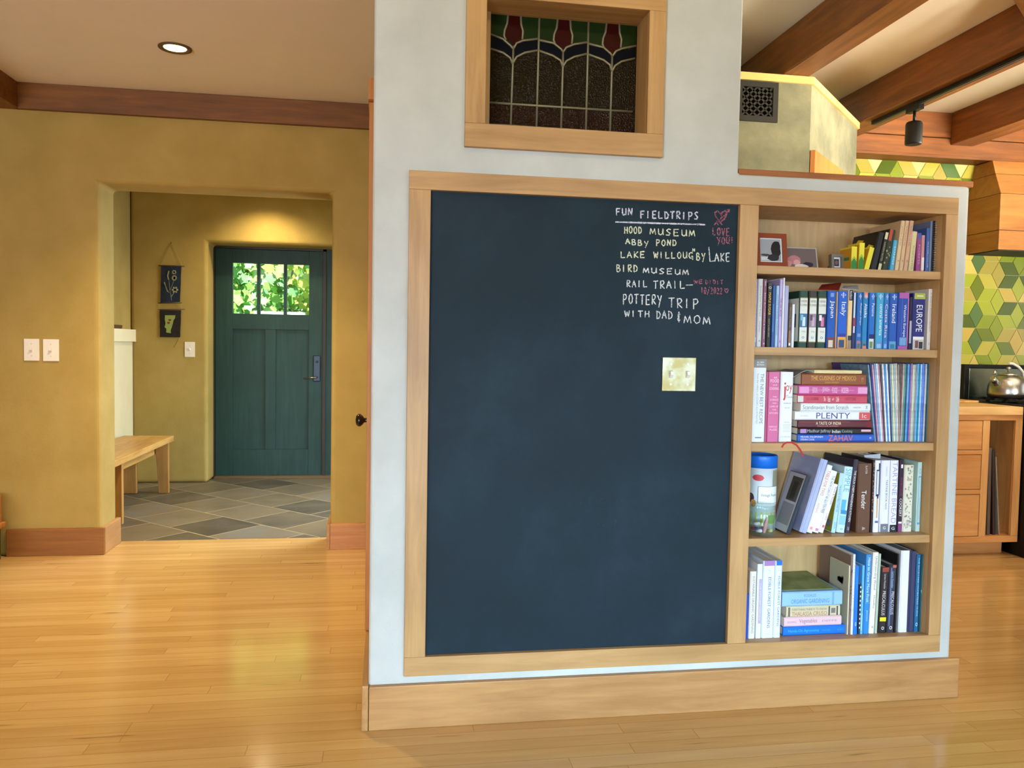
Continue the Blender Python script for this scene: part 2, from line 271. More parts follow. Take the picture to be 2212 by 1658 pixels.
# ---------------------------------------------------------------- mesh builders
class MB:
    def __init__(s): s.bm = bmesh.new(); s.mats = []; s.cur = 0
    def m(s, mat):
        if mat not in s.mats: s.mats.append(mat)
        s.cur = s.mats.index(mat); return s
    def face(s, pts):
        vs = [s.bm.verts.new(p) for p in pts]; f = s.bm.faces.new(vs); f.material_index = s.cur; return f
    def hexa(s, p):   # 8 points: bottom ring 0-3, top ring 4-7
        v = [s.bm.verts.new(q) for q in p]
        for q in ((3, 2, 1, 0), (4, 5, 6, 7), (0, 1, 5, 4), (1, 2, 6, 5), (2, 3, 7, 6), (3, 0, 4, 7)):
            f = s.bm.faces.new([v[i] for i in q]); f.material_index = s.cur
        return s
    def box(s, x0, x1, y0, y1, z0, z1):
        return s.hexa([(x0, y0, z0), (x1, y0, z0), (x1, y1, z0), (x0, y1, z0), (x0, y0, z1), (x1, y0, z1), (x1, y1, z1), (x0, y1, z1)])
    def prism(s, poly, a, b, axis='Z'):
        def mk(p, h): return {'Z': (p[0], p[1], h), 'Y': (p[0], h, p[1]), 'X': (h, p[0], p[1])}[axis]
        lo = [s.bm.verts.new(mk(p, a)) for p in poly]; hi = [s.bm.verts.new(mk(p, b)) for p in poly]
        n = len(poly); fs = [s.bm.faces.new(lo[::-1]), s.bm.faces.new(hi)]
        for i in range(n): fs.append(s.bm.faces.new([lo[i], lo[(i+1) % n], hi[(i+1) % n], hi[i]]))
        for f in fs: f.material_index = s.cur
        return s
    def lathe(s, prof, c=(0, 0, 0), axis='Z', n=24, cap=True):
        rings = []
        for r, h in prof:
            ring = []
            for i in range(n):
                a = 2*math.pi*i/n; u, v = r*math.cos(a), r*math.sin(a)
                p = {'Z': (u, v, h), 'Y': (u, h, v), 'X': (h, u, v)}[axis]
                ring.append(s.bm.verts.new((p[0]+c[0], p[1]+c[1], p[2]+c[2])))
            rings.append(ring)
        for a, b in zip(rings, rings[1:]):
            for i in range(n):
                f = s.bm.faces.new([a[i], a[(i+1) % n], b[(i+1) % n], b[i]]); f.material_index = s.cur; f.smooth = True
        for ring, rev in ((rings[0], True), (rings[-1], False)) if cap else ():
            f = s.bm.faces.new(ring[::-1] if rev else ring); f.material_index = s.cur
        return s
    def tube(s, pts, r, n=8):
        pts = [Vector(p) for p in pts]; rings = []
        for i, p in enumerate(pts):
            d = (pts[min(i+1, len(pts)-1)]-pts[max(i-1, 0)]).normalized()
            a = d.orthogonal().normalized() if i == 0 else (prev - d*prev.dot(d)).normalized()
            prev = a; b = d.cross(a)
            rr = r[i] if isinstance(r, (list, tuple)) else r
            rings.append([s.bm.verts.new(p+(a*math.cos(2*math.pi*k/n)+b*math.sin(2*math.pi*k/n))*rr) for k in range(n)])
        for a, b in zip(rings, rings[1:]):
            for i in range(n):
                f = s.bm.faces.new([a[i], a[(i+1) % n], b[(i+1) % n], b[i]]); f.material_index = s.cur; f.smooth = True
        s.bm.faces.new(rings[0][::-1]).material_index = s.cur; s.bm.faces.new(rings[-1]).material_index = s.cur
        return s
    def stroke(s, pts, w, y):   # flat ribbon in the XZ plane at depth y
        pts = [Vector((p[0], p[1])) for p in pts]; L, R = [], []
        for i, p in enumerate(pts):
            d = pts[min(i+1, len(pts)-1)]-pts[max(i-1, 0)]
            if d.length < 1e-6: d = Vector((1, 0))
            d.normalize(); nrm = Vector((-d.y, d.x))*w*random.uniform(.35, .6)
            L.append(s.bm.verts.new((p.x+nrm.x, y, p.y+nrm.y))); R.append(s.bm.verts.new((p.x-nrm.x, y, p.y-nrm.y)))
        for i in range(len(pts)-1):
            f = s.bm.faces.new([L[i], R[i], R[i+1], L[i+1]]); f.material_index = s.cur
        return s
    def obj(s, name, parent=None, mat=None, origin=None, bevel=0, local=False, seg=2):
        if mat is not None: s.mats = [mat] + s.mats[1:] if s.mats else [mat]
        bm = s.bm
        if not bm.verts: bm.free(); return None
        bmesh.ops.recalc_face_normals(bm, faces=bm.faces[:])
        off = Vector((0, 0, 0))
        if parent is not None and not local: off = root_loc(parent)
        elif parent is None and origin is not None: off = Vector(origin)
        elif parent is None:
            c = [v.co for v in bm.verts]
            off = Vector(((min(q.x for q in c)+max(q.x for q in c))/2, (min(q.y for q in c)+max(q.y for q in c))/2, min(q.z for q in c)))
        if off.length: bmesh.ops.translate(bm, verts=bm.verts[:], vec=-off)
        me = bpy.data.meshes.new(name); bm.to_mesh(me); bm.free()
        for mt in s.mats: me.materials.append(mt)
        o = bpy.data.objects.new(name, me); COL.objects.link(o)
        if parent is not None: o.parent = parent
        else: o.location = off
        if bevel:
            b = o.modifiers.new('edge', 'BEVEL'); b.width = bevel; b.segments = seg; b.limit_method = 'ANGLE'; b.angle_limit = math.radians(40)
        return o
def root_loc(o):
    v = Vector(o.location)
    while o.parent is not None: o = o.parent; v += Vector(o.location)
    return v
def tag(o, label, cat, group=None):
    o['label'] = label; o['category'] = cat
    if group: o['group'] = group
    return o
def thing(name, label, cat, loc=(0, 0, 0), group=None, rot=(0, 0, 0)):
    o = bpy.data.objects.new(name, None); COL.objects.link(o); o.location = loc; o.rotation_euler = rot; o.empty_display_size = .05
    return tag(o, label, cat, group)
def struct(o): o['kind'] = 'structure'; return o
def sempty(name, loc=(0, 0, 0)):
    o = bpy.data.objects.new(name, None); COL.objects.link(o); o.location = loc; return struct(o)
def cut(o, boxes, bevel=0, seg=3):
    cs = []
    for b in boxes:
        c = MB().box(*b).obj('cutter'); cs.append(c)
        md = o.modifiers.new('cut', 'BOOLEAN'); md.operation = 'DIFFERENCE'; md.solver = 'EXACT'; md.object = c
    if bevel:
        b = o.modifiers.new('round', 'BEVEL'); b.width = bevel; b.segments = seg; b.limit_method = 'ANGLE'; b.angle_limit = math.radians(40)
    bpy.context.view_layer.update()
    ev = o.evaluated_get(bpy.context.evaluated_depsgraph_get()); me = bpy.data.meshes.new_from_object(ev)
    old = o.data; o.modifiers.clear(); o.data = me; bpy.data.meshes.remove(old)
    for c in cs: bpy.data.objects.remove(c, do_unlink=True)
    return o

TEXTS = {}
def text_geo(s):
    if s in TEXTS: return TEXTS[s]
    cu = bpy.data.curves.new('t', 'FONT'); cu.body = s; cu.resolution_u = 2
    o = bpy.data.objects.new('t', cu); COL.objects.link(o); bpy.context.view_layer.update()
    me = bpy.data.meshes.new_from_object(o.evaluated_get(bpy.context.evaluated_depsgraph_get()))
    vs = [(v.co.x, v.co.y) for v in me.vertices]; fs = [tuple(p.vertices) for p in me.polygons]
    bpy.data.objects.remove(o, do_unlink=True); bpy.data.curves.remove(cu); bpy.data.meshes.remove(me)
    x0 = min(v[0] for v in vs); x1 = max(v[0] for v in vs); y0 = min(v[1] for v in vs); y1 = max(v[1] for v in vs)
    TEXTS[s] = ([((x-x0)/(x1-x0), (y-y0)/(y1-y0)) for x, y in vs], fs); return TEXTS[s]
# ================================================================ THE SETTING
XL, XT, XR = -.048, 1.135, 1.982      # tower left edge, tower right edge, half-wall right edge
YB, YB2 = 2.263, 2.53                 # wall with the entry opening
YE, YD = 4.612, 4.859                 # entry end wall, door plane
YW = 2.34                             # kitchen end wall
ZC, ZK = 2.593, 2.76                  # hall ceiling, main ceiling
struct(MB().box(-4, 6.2, -6, 2.555, -.12, 0).obj('floor', mat=M_FLOOR, origin=(0, 0, 0)))
struct(MB().box(-2.13, .9, 2.555, 5.0, -.12, .002).obj('floor_entry', mat=M_SLATE, origin=(0, 0, 0)))
struct(MB().box(-4, XL, -6, 2.555, ZC, ZC+.1).obj('ceiling_hall', mat=M_CEIL))
struct(MB().box(-2.3, .95, 2.53, 5.0, 2.48, 2.6).obj('ceiling_entry', mat=M_CEILN))
struct(MB().box(XL, 6.2, -6, YW, ZK, ZK+.1).obj('ceiling', mat=M_CEILK))
struct(MB().box(XL-.02, XL, -6, 0, ZC, ZK+.1).obj('trim_1', mat=M_CEILN))
# tower and half wall: one L-shaped plaster face with the bookcase niche and the window opening cut in
w = MB().prism([(XL, 0), (XR, 0), (XR, 1.79), (XT, 1.79), (XT, 2.9), (XL, 2.9)], 0, .3, 'Y').obj('wall_front', mat=M_WHITEWALL, origin=(0, 0, 0))
cut(w, [(1.19, 1.889, -.1, .262, .215, 1.70), (.285, .82, -.1, .4, 1.89, 2.29)], bevel=.012); struct(w)
# hollow tower behind it
w = MB().box(XL, XL+.12, .3, YB, 0, 2.9).obj('wall_tower', mat=M_OCHRE, origin=(XL, 1, 0)); struct(w)
struct(MB().box(XT-.1, XT, .3, 1.2, 0, 2.9).obj('wall_tower', mat=M_WHITEWALL, origin=(XT, .7, 0)))
struct(MB().box(XL+.12, XT-.1, 1.2, 1.26, 0, 2.9).obj('wall_tower', mat=M_WHITEWALL, origin=(.5, 1.2, 0)))
# grey plaster chase with its 45 degree face
c = 2.045
w = MB().prism([(XT-.1, 1.2), (c, 1.2), (c+.66, 1.86), (c+.66, YW), (XT-.1, YW)], 0, 2.518, 'Z').obj('wall_chase', mat=M_GREYPL, origin=(1.6, 1.6, 0)); struct(w)
d = .012
w = MB().prism([(XT+.005, 1.2-d), (c+.005, 1.2-d), (c+.672, 1.855), (c+.672, YW), (XT+.005, YW)], 2.518, 2.553, 'Z').obj('trim_2', mat=M_TRIMY, origin=(1.6, 1.6, 2.518)); struct(w)
# hall wall with the opening to the entry
w = MB().box(-4, XL, YB, YB2, 0, 2.7).obj('wall_back', mat=M_OCHRE, origin=(-2, YB, 0))
cut(w, [(-1.589, -.322, YB-.2, YB2+.2, -.3, 2.08)], bevel=.028, seg=4); struct(w)
struct(MB().box(XL, .95, YB, YB2, 0, 2.7).obj('wall_back', mat=M_OCHRE, origin=(.4, YB, 0)))
# entry walls
struct(MB().box(-2.33, -2.13, YB2, 5.06, 0, 2.6).obj('wall_entry_left', mat=M_OCHRE, origin=(-2.2, 3.5, 0)))
w = MB().box(-2.13, .95, YE, YE+.42, 0, 2.6).obj('wall_entry_back', mat=M_OCHRE, origin=(-.6, YE, 0))
cut(w, [(-1.512, .3, YE-.2, YE+.6, -.3, 2.052)], bevel=.03, seg=4); struct(w)
w = MB().box(.86, .98, YB2, 5.06, 0, 2.6).obj('wall_entry_right', mat=M_OCHRE, origin=(.9, 3.5, 0))
cut(w, [(.7, 1.2, 2.95, 4.15, .3, 2.2)]); struct(w)
wn = sempty('window_2', (.92, 3.55, .3))
mb = MB()
for a in (2.95, 3.53, 4.11): mb.box(.9, .94, a, a+.04, .3, 2.2)
for a in (.3, 2.16): mb.box(.9, .94, 2.95, 4.15, a, a+.04)
mb.obj('window_frame', wn, M_CABZ); MB().box(.918, .922, 2.99, 4.11, .34, 2.16).obj('window_pane', wn, M_PANE)
# outer shell behind and beside the camera
struct(MB().box(-4.12, -4, -6, 2.6, 0, 2.9).obj('wall_left', mat=M_OCHRE))
w = MB().box(6.2, 6.32, -6, 2.5, 0, 2.9).obj('wall_right', mat=M_CEILN); cut(w, [(6, 6.5, -.25, 1.45, .85, 2.15)]); struct(w)
w = MB().box(-4, 6.2, -6.12, -6, 0, 2.9).obj('wall_rear', mat=M_CEILN)
cut(w, [(-3.45, -1.75, -6.3, -5.9, .55, 1.95), (-.35, 1.75, -6.3, -5.9, .35, 1.95), (2.55, 4.65, -6.3, -5.9, .35, 1.95)]); struct(w)
for k, (a, b) in enumerate(((-.35, 1.75), (2.55, 4.65), (-3.45, -1.75))):
    zs = .55 if k == 2 else .35; wn = sempty('window_%d' % (6 if k == 2 else 3+k), ((a+b)/2, -6.06, zs)); mb = MB()  # the left window is made up to hold the hall fill light
    for q in (a, (a+b)/2-.02, b-.04): mb.box(q, q+.04, -6.08, -6.04, zs, 1.95)
    for q in (zs, 1.91): mb.box(a, b, -6.08, -6.04, q, q+.04)
    mb.obj('window_frame', wn, M_CABZ); MB().box(a+.04, b-.04, -6.062, -6.058, zs+.04, 1.91).obj('window_pane', wn, M_PANE)
wn = sempty('window_5', (6.26, .6, .85)); mb = MB()
for q in (-.25, .58, 1.41): mb.box(6.24, 6.28, q, q+.04, .85, 2.15)
for q in (.85, 2.11): mb.box(6.24, 6.28, -.25, 1.45, q, q+.04)
mb.obj('window_frame', wn, M_CABZ); MB().box(6.258, 6.262, -.21, 1.41, .89, 2.11).obj('window_pane', wn, M_PANE)
struct(MB().box(2.7, 6.2, YW, YW+.12, 0, 2.9).obj('wall_kitchen', mat=flat((196, 190, 120), .7), origin=(4, YW, 0)))
struct(MB().box(-9, 9, 5.0, 14, -.3, -.15).obj('ground_outside', mat=mottled((70, 110, 50), (100, 140, 70), 3, .9)))
struct(MB().box(-4.2, 6.4, -8.6, -6, 2.87, 2.95).obj('roof_eave', mat=M_CEILN, origin=(1, -7, 2.87)))  # unseen overhang added to keep the sun out of the rear windows
struct(MB().box(-4.2, 6.4, -6, 5.2, 2.905, 2.95).obj('roof', mat=M_CEILN, origin=(1, 0, 2.9)))
# baseboards
struct(MB().box(-.046, 2.004, -.02, .001, 0, .14).obj('baseboard_front', mat=M_PINEX, bevel=.003, origin=(1, 0, 0)))
struct(MB().box(-.068, -.0475, -.02, 1.9, 0, .144).obj('baseboard_tower', mat=M_PINEY, bevel=.003))
struct(MB().box(-2.075, -1.565, YB-.02, YB+.003, 0, .152).obj('baseboard_left', mat=M_PINEDX, bevel=.003, origin=(-1.8, YB, 0)))
struct(MB().box(-1.5905, -1.565, YB-.0, YB+.27, 0, .152).obj('baseboard_reveal', mat=M_PINEY, bevel=.003))
struct(MB().box(-.342, -.322, YB-.02, YB+.27, 0, .152).obj('baseboard_reveal', mat=M_PINEY, bevel=.003))
struct(MB().box(-.3215, -.07, YB-.02, YB+.003, 0, .152).obj('baseboard_right', mat=wood('stub_base', (176, 116, 64), (204, 146, 88), 'X', knots=(2.2, .06)), bevel=.003, origin=(-.3, YB, 0)))
# timber ledger at the top of the hall wall, and the beam that meets it
struct(MB().box(-2.0, -.105, YB-.03, YB+.003, 2.452, 2.592).obj('trim_3', mat=M_BEAMD, bevel=.003, origin=(-1, YB, 2.45)))
struct(MB().box(-2.6, -1.985, -1.5, YB-.001, 2.452, 2.593).obj('trim_4', mat=M_BEAMD, bevel=.003, origin=(-2.2, .5, 2.45)))
# door in the tower's side wall, seen edge on
dr = sempty('door_2', (XL, .9, 0))
mb = MB().box(-.072, -.0485, .47, .6, .1445, 2.085); mb.box(-.072, -.0485, 1.32, 1.45, .1445, 2.085); mb.obj('door_casing', dr, M_CASE, bevel=.002)
MB().box(-.076, -.0485, .44, 1.48, 2.0855, 2.16).obj('head_casing', dr, M_CASE, bevel=.002)
MB().box(-.066, -.0485, .605, 1.315, .1445, 2.08).obj('door_panel', dr, M_CASE, bevel=.002)
kn = MB().m(flat((20, 12, 10), .12, 0, .6)).lathe([(.004, 0), (.016, .001), (.016, .006), (.009, .010), (.009, .022), (.018, .028), (.026, .038), (.026, .046), (.018, .054), (.004, .057)], (0, 0, 0), 'X')
for v in kn.bm.verts: v.co = Vector((-.066-v.co.x, .75+v.co.y, .905+v.co.z))
kn.obj('door_knob', dr)
# front door at the end of the entry
dr = sempty('door_1', (-1.03, YD, 0))
M_JAMB = flat((42, 34, 26), .5)
mb = MB().box(-1.5115, -1.5, YD-.015, YD+.06, 0, 2.05); mb.box(-.5735, -.545, YD-.015, YD+.06, 0, 2.05); mb.box(-1.5, -.545, YD-.015, YD+.06, 2.032, 2.05); mb.obj('door_jamb', dr, M_JAMB)
mb = MB().m(M_DOOR).box(-1.499, -1.352, YD, YD+.045, .02, 2.03); mb.box(-.696, -.5745, YD, YD+.045, .02, 2.03)
mb.box(-1.352, -.696, YD, YD+.045, 1.909, 2.03); mb.box(-1.352, -.696, YD, YD+.045, 1.328, 1.464); mb.box(-1.352, -.696, YD, YD+.045, .02, .254); mb.box(-1.073, -.982, YD, YD+.045, .254, 1.328)
mb.box(-1.146, -1.117, YD, YD+.045, 1.464, 1.909); mb.box(-.917, -.888, YD, YD+.045, 1.464, 1.909)
mb.obj('door_slab', dr, M_DOOR, bevel=.002)
for a, b in ((-1.352, -1.073), (-.982, -.696)):
    MB().prism([(a, .254), (b, .254), (b, 1.328), (a, 1.328)], YD+.02, YD+.035, 'Y').obj('door_panel', dr, M_DOOR)
for a, b in ((-1.352, -1.146), (-1.117, -.917), (-.888, -.696)): MB().box(a, b, YD+.02, YD+.024, 1.464, 1.909).obj('door_pane', dr, M_PANE)
h = MB().m(flat((44, 50, 58), .35, .8)).box(-.655, -.592, YD-.012, YD, .868, 1.102).obj('door_handle', dr, bevel=.012, seg=3)
MB().m(flat((120, 112, 96), .3, .9)).tube([(-.622, YD-.012, .905), (-.622, YD-.05, .905), (-.64, YD-.056, .905), (-.735, YD-.056, .897)], .008).obj('lever', h)
MB().m(M_BLACK).lathe([(.012, -.02), (.014, -.002)], (-.622, YD-.001, 1.045), 'Y', 14).obj('deadbolt', h)
MB().box(-.545, .298, YD, YD+.05, .02, 2.05).obj('sidelight_stile', dr, M_DOOR)
MB().box(-1.5, .298, YD-.06, YD+.06, .003, .02).obj('threshold', dr, flat((110, 84, 50), .5))
# white wainscot with a ledge on the entry's left wall
struct(MB().box(-2.131, -2.112, 3.3, YE-.002, .003, 1.2).obj('trim_5', mat=plaster('white_wainscot', (214, 202, 160), (224, 212, 172), .05)))
struct(MB().box(-2.131, -2.085, 3.3, YE-.002, 1.2, 1.3).obj('trim_6', mat=plaster('white_ledge', (222, 208, 168), (230, 218, 178), .05)))

# ---------------------------------------------------------------- stained glass window in the tower
wn = sempty('window_1', (.55, 0, 1.825))
YG = .11; GX0, GX1 = PY(1057, 150, YG).x, .8118; GZ0, GZ1 = PY(1200, 281, YG).z, PY(1200, 40, YG).z
mb = MB().box(.23, .293, -.02, 0, 1.897, 2.282); mb.box(.812, .867, -.02, 0, 1.897, 2.282); mb.obj('side_casing', wn, M_MAPZ, bevel=.002)
mb = MB().box(.23, .867, -.02, 0, 1.825, 1.897); mb.box(.23, .867, -.02, 0, 2.282, 2.37); mb.obj('casing', wn, M_MAPX, bevel=.002)
for q in ((.8122, .8195, .0005, .13, 1.891, 2.289), (.2855, .2928, .0005, .13, 1.891, 2.289)): MB().box(*q).obj('window_jamb', wn, M_MAPZ)
for q in ((.2932, .8118, .0005, .13, 2.2822, 2.2892), (.2932, .8118, .0005, .13, 1.891, 1.8982)): MB().box(*q).obj('window_jamb', wn, M_MAPX)
mb = MB().m(M_MAPZ).box(.2932, GX0, YG-.02, YG+.015, 1.8984, 2.282); mb.m(M_MAPX).box(GX0, .8118, YG-.02, YG+.015, GZ1, 2.282); mb.box(GX0, .8118, YG-.02, YG+.015, 1.8984, GZ0); mb.obj('glazing_stop', wn)
def gp(x, y): p = PY(980+x/4.424, y/4.424, YG); return (p.x, p.z)
A_DK = glassy((40, 32, 12), .1, .4, 1.25, .9, 190, 'amber'); A_GR = glassy((34, 52, 18), .4, .4, 1.15, .2, 30, 'green'); A_RD = glassy((62, 12, 8), .4, .4, 1.15, .2, 30, 'red'); A_BL = glassy((14, 16, 24), .5, .3, 1.12, .2, 30, 'blue'); A_BR = glassy((48, 26, 8), .12, .4, 1.25, .8, 190, 'brown')
mb = MB().m(A_DK).box(GX0, GX1, YG, YG+.004, GZ0, GZ1)
def poly(mat, pts, dy=.001): mb.m(mat); mb.prism([gp(*p) for p in pts][::-1], YG-dy, YG+.001, 'Y')
poly(A_GR, [(345, 118), (1745, 232), (1740, 440), (1600, 470), (1510, 520), (1430, 455), (1285, 415), (1140, 430), (1045, 480), (950, 410), (815, 375), (650, 390), (570, 435), (480, 370), (350, 325)])
poly(A_BR, [(340, 985), (1710, 1070), (1705, 1290), (335, 1195)])
for dx, dy in ((0, 0), (473, 42), (940, 80)):
    poly(A_RD, [(525+dx, 145+dy), (632+dx, 152+dy), (640+dx, 240+dy), (658+dx, 300+dy), (642+dx, 380+dy), (572+dx, 430+dy), (505+dx, 370+dy), (488+dx, 290+dy), (512+dx, 230+dy)], .002)
LV = [[(350, 340), (480, 390), (545, 445), (555, 545), (480, 500), (350, 458)], [(578, 545), (578, 460), (640, 405), (800, 378), (800, 470), (680, 500)], [(825, 400), (960, 425), (1030, 475), (1030, 582), (950, 530), (825, 482)], [(1060, 585), (1060, 492), (1140, 428), (1275, 415), (1272, 510), (1150, 540)], [(1295, 435), (1430, 465), (1500, 530), (1505, 618), (1430, 570), (1295, 515)], [(1522, 620), (1525, 540), (1600, 485), (1735, 462), (1730, 555), (1610, 580)]]
for l in LV: poly(A_BL, l, .002)
mb.obj('stained_glass', wn)
mb = MB().m(flat((128, 122, 96), .5, .4))
def came(pts, r=.0039): mb.tube([(gp(*p)[0], YG-.002, gp(*p)[1]) for p in pts], r, 6)
for p in ([(570, 440), (565, 600), (545, 1195)], [(818, 165), (810, 480), (790, 1215)], [(1045, 480), (1042, 640), (1025, 1235)], [(1288, 205), (1280, 520), (1262, 1250)], [(1512, 525), (1510, 670), (1492, 1270)], [(345, 982), (1705, 1070)]): came(p)
came([(352, 330), (470, 375), (545, 440), (568, 470)]); came([(570, 470), (600, 415), (660, 390), (812, 372)]); came([(352, 468), (470, 505), (540, 555), (560, 610)]); came([(562, 610), (600, 545), (680, 505), (808, 482)])
came([(818, 385), (955, 415), (1025, 470), (1045, 500)]); came([(1045, 500), (1075, 455), (1150, 425), (1284, 405)]); came([(812, 485), (950, 535), (1020, 580), (1040, 640)]); came([(1042, 640), (1075, 585), (1150, 545), (1278, 515)])
came([(1290, 420), (1430, 455), (1495, 510), (1515, 540)]); came([(1515, 540), (1550, 490), (1610, 465), (1740, 440)]); came([(1284, 520), (1430, 575), (1490, 620), (1510, 690)]); came([(1510, 690), (1540, 630), (1600, 590), (1730, 560)])
for dx, dy in ((0, 0), (473, 42), (940, 80)):
    came([(520+dx, 140+dy), (510+dx, 230+dy), (486+dx, 290+dy), (480+dx, 345+dy), (500+dx, 385+dy)]); came([(640+dx, 145+dy), (645+dx, 240+dy), (662+dx, 300+dy), (655+dx, 380+dy)])
came([(345, 125), (1740, 238)], .004); came([(340, 1190), (1705, 1280)], .004)
mb.obj('lead_came', wn)

# ---------------------------------------------------------------- ceiling beams, track light, kitchen
def beam(x0, x1, y0, y1, z0, z1, mat, label, group):
    o = MB().box(x0, x1, y0, y1, z0, z1).obj('ceiling_beam', mat=mat, bevel=.006); return tag(o, label, 'beam', group)
beam(1.888, 2.03, -6, 2.2, 2.555, ZK-.001, M_BEAMY, 'dark stained beam running over the vent and the grey plaster chase', 'parallel kitchen ceiling beams')
beam(2.725, 2.885, -6, 2.2, 2.555, ZK-.001, M_BEAMY, 'dark stained beam that carries the black light track', 'parallel kitchen ceiling beams')
beam(3.57, 3.735, -6, 2.2, 2.555, ZK-.001, M_BEAMY, 'dark stained beam ending above the wooden range hood, clear of the track', 'parallel kitchen ceiling beams')
hb = thing('header_beam', 'long stained header beam over the green tiles that carries the ceiling beams', 'beam', (4, 2.24, 2.47))
MB().box(2.72, 6.19, 2.2, YW-.001, 2.47, 2.598).obj('lower_timber', hb, M_BEAMX, bevel=.006); MB().box(2.72, 6.19, 2.2, YW-.001, 2.602, ZK-.001).obj('upper_board', hb, M_BEAMX, bevel=.002)
MB().box(2.72, 6.19, 2.192, 2.2, 2.47, 2.487).obj('lip', hb, M_BEAMX, bevel=.002)
tr = thing('track_light', 'black track with one cylinder spot lamp under the middle beam', 'track light', (2.8, .8, 2.52))
MB().box(2.768, 2.8, -1.2, 1.82, 2.534, 2.5548).obj('track', tr, M_BLACK)
MB().m(flat((70, 60, 46), .4)).box(2.779, 2.789, -1.2, 1.815, 2.5325, 2.5345).obj('track_channel', tr)
MB().m(M_BLACK).box(2.769, 2.799, 1.4, 1.51, 2.508, 2.5335).tube([(2.784, 1.455, 2.51), (2.784, 1.455, 2.455)], .008).obj('adapter', tr)
lh = MB().m(flat((24, 22, 16), .5, 0, .25)).lathe([(.03, 2.33), (.041, 2.333), (.043, 2.34), (.043, 2.438), (.038, 2.45), (.012, 2.457)], (2.784, 1.455, 0)).obj('lamp_head', tr)
# timber post with a knee brace; only the brace's lower edge reaches into view
po = thing('timber_post', 'tan knee brace of a timber post crossing the top of the track beam', 'post', (2.89, .46, 0))
MB().box(2.83, 2.95, .4, .52, .001, 2.53).obj('post', po, M_HOODX, bevel=.006)
MB().prism([(2.492, 2.759), (2.64, 2.759), (2.72, 2.66), (2.723, 2.535), (2.76, 2.522), (2.8295, 2.522), (2.8295, 2.337)], .4, .52, 'Y').obj('knee_brace', po, wood('brace_wood', (134, 92, 40), (160, 116, 58), 'Z', stretch=8), bevel=.004)

# ---- kitchen end: tiles
TC = [(74, 90, 26), (98, 112, 30), (124, 138, 36), (148, 158, 46), (172, 164, 66), (190, 174, 92), (158, 146, 66), (80, 108, 60), (178, 156, 72)]
TW = [5, 5, 6, 7, 6, 5, 4, 2, 3]
mb = MB()
for c in TC: mb.m(flat(c, .22, 0, .5))
a = .104; x0, x1, z0, z1 = 2.72, 4.9, .86, 2.47
rnd = random.Random(11)
for i in range(int((x1-x0)/(1.5*a))+2):
    for j in range(int((z1-z0)/(math.sqrt(3)*a))+3):
        cx = x0+1.5*a*i; cz = z0+math.sqrt(3)*a*(j+(.5 if i % 2 else 0))-.1
        V = [(cx+a*math.cos(math.radians(60*k)), cz+a*math.sin(math.radians(60*k))) for k in range(6)]
        for k in (0, 2, 4):
            q = [(cx, cz), V[k], V[(k+1) % 6], V[(k+2) % 6]]
            mx = sum(p[0] for p in q)/4; mz = sum(p[1] for p in q)/4
            if not (x0 < mx < x1 and z0 < mz < z1-.02): continue
            q = [(mx+(p[0]-mx)*.972, mz+(p[1]-mz)*.972) for p in q]
            mb.m(flat(rnd.choices(TC, TW)[0], .22, 0, .5)); mb.prism(q, YW-.007, YW-.0005, 'Y')
tl = mb.obj('wall_tiles', origin=(4, YW, z0)); struct(tl)
# ---- range hood
hd = thing('range_hood', 'pale wooden range hood with tapered top against green tiles', 'range hood', (4.3, 2.2, 1.88))
HX0, HX1, HY = 3.815, 4.8, 2.04
mb = MB().m(M_HOODX)
for za, zb in ((1.88, 2.0), (2.003, 2.23)):
    mb.box(HX0, HX1, HY, HY+.02, za, zb); mb.m(M_HOODY).box(HX0, HX0+.02, HY+.02, YW-.01, za, zb); mb.box(HX1-.02, HX1, HY+.02, YW-.01, za, zb); mb.m(M_HOODX)
mb.obj('hood_skirt', hd, bevel=.002)
for za, zb, f0, f1 in ((2.232, 2.37, 0, .62), (2.372, 2.465, .63, 1.0)):
    i0, i1 = .13*f0, .13*f1; dx0, dx1 = .0*f0, .0*f1
    mb = MB().m(M_HOODX).hexa([(HX0+i0*.3, HY+i0, za), (HX1-i0*.3, HY+i0, za), (HX1-i0*.3, YW-.01, za), (HX0+i0*.3, YW-.01, za), (HX0+i1*.3, HY+i1, zb), (HX1-i1*.3, HY+i1, zb), (HX1-i1*.3, YW-.01, zb), (HX0+i1*.3, YW-.01, zb)])
    mb.obj('tapered_top', hd, bevel=.002)
MB().box(HX0+.02, HX1-.02, HY+.02, YW-.01, 1.875, 1.885).obj('filter', hd, M_BLACKM)
# ---- counter, cabinet, trays
cb = thing('base_cabinet', 'wooden base cabinet with stacked drawers beside an open tray slot', 'cabinet', (3.3, 2, 0))
F = 1.742
mb = MB().m(M_CABX).box(2.75, 3.765, F-.02, F, .822, .855); mb.box(2.75, 3.765, F-.02, F, .088, .126); mb.box(2.75, 3.501, F-.02, F, .6185, .6445); mb.box(2.75, 3.501, F-.02, F, .3805, .4085)
mb.m(M_CABZ).box(3.501, 3.547, F-.02, F, .1262, .8218); mb.box(3.718, 3.765, F-.02, F, .1262, .8218); mb.box(2.75, 2.8, F-.02, F, .1262, .8218)
mb.obj('face_frame', cb, bevel=.002)
for za, zb in ((.6475, .819), (.4115, .616), (.129, .378)): MB().box(2.803, 3.498, F-.018, F+.3, za, zb).obj('drawer', cb, M_CABX, bevel=.002)
for xa, xb in ((3.527, 3.5465), (3.746, 3.765), (2.75, 2.77)): MB().box(xa, xb, F, YW-.01, .088, .855).obj('side_panel', cb, M_CABZ)
MB().box(3.547, 3.7455, YW-.08, YW-.06, .126, .85).obj('back_panel', cb, flat((176, 160, 122), .6)); MB().box(3.547, 3.7455, F, YW-.06, .1, .1258).obj('bottom_panel', cb, M_CABX)
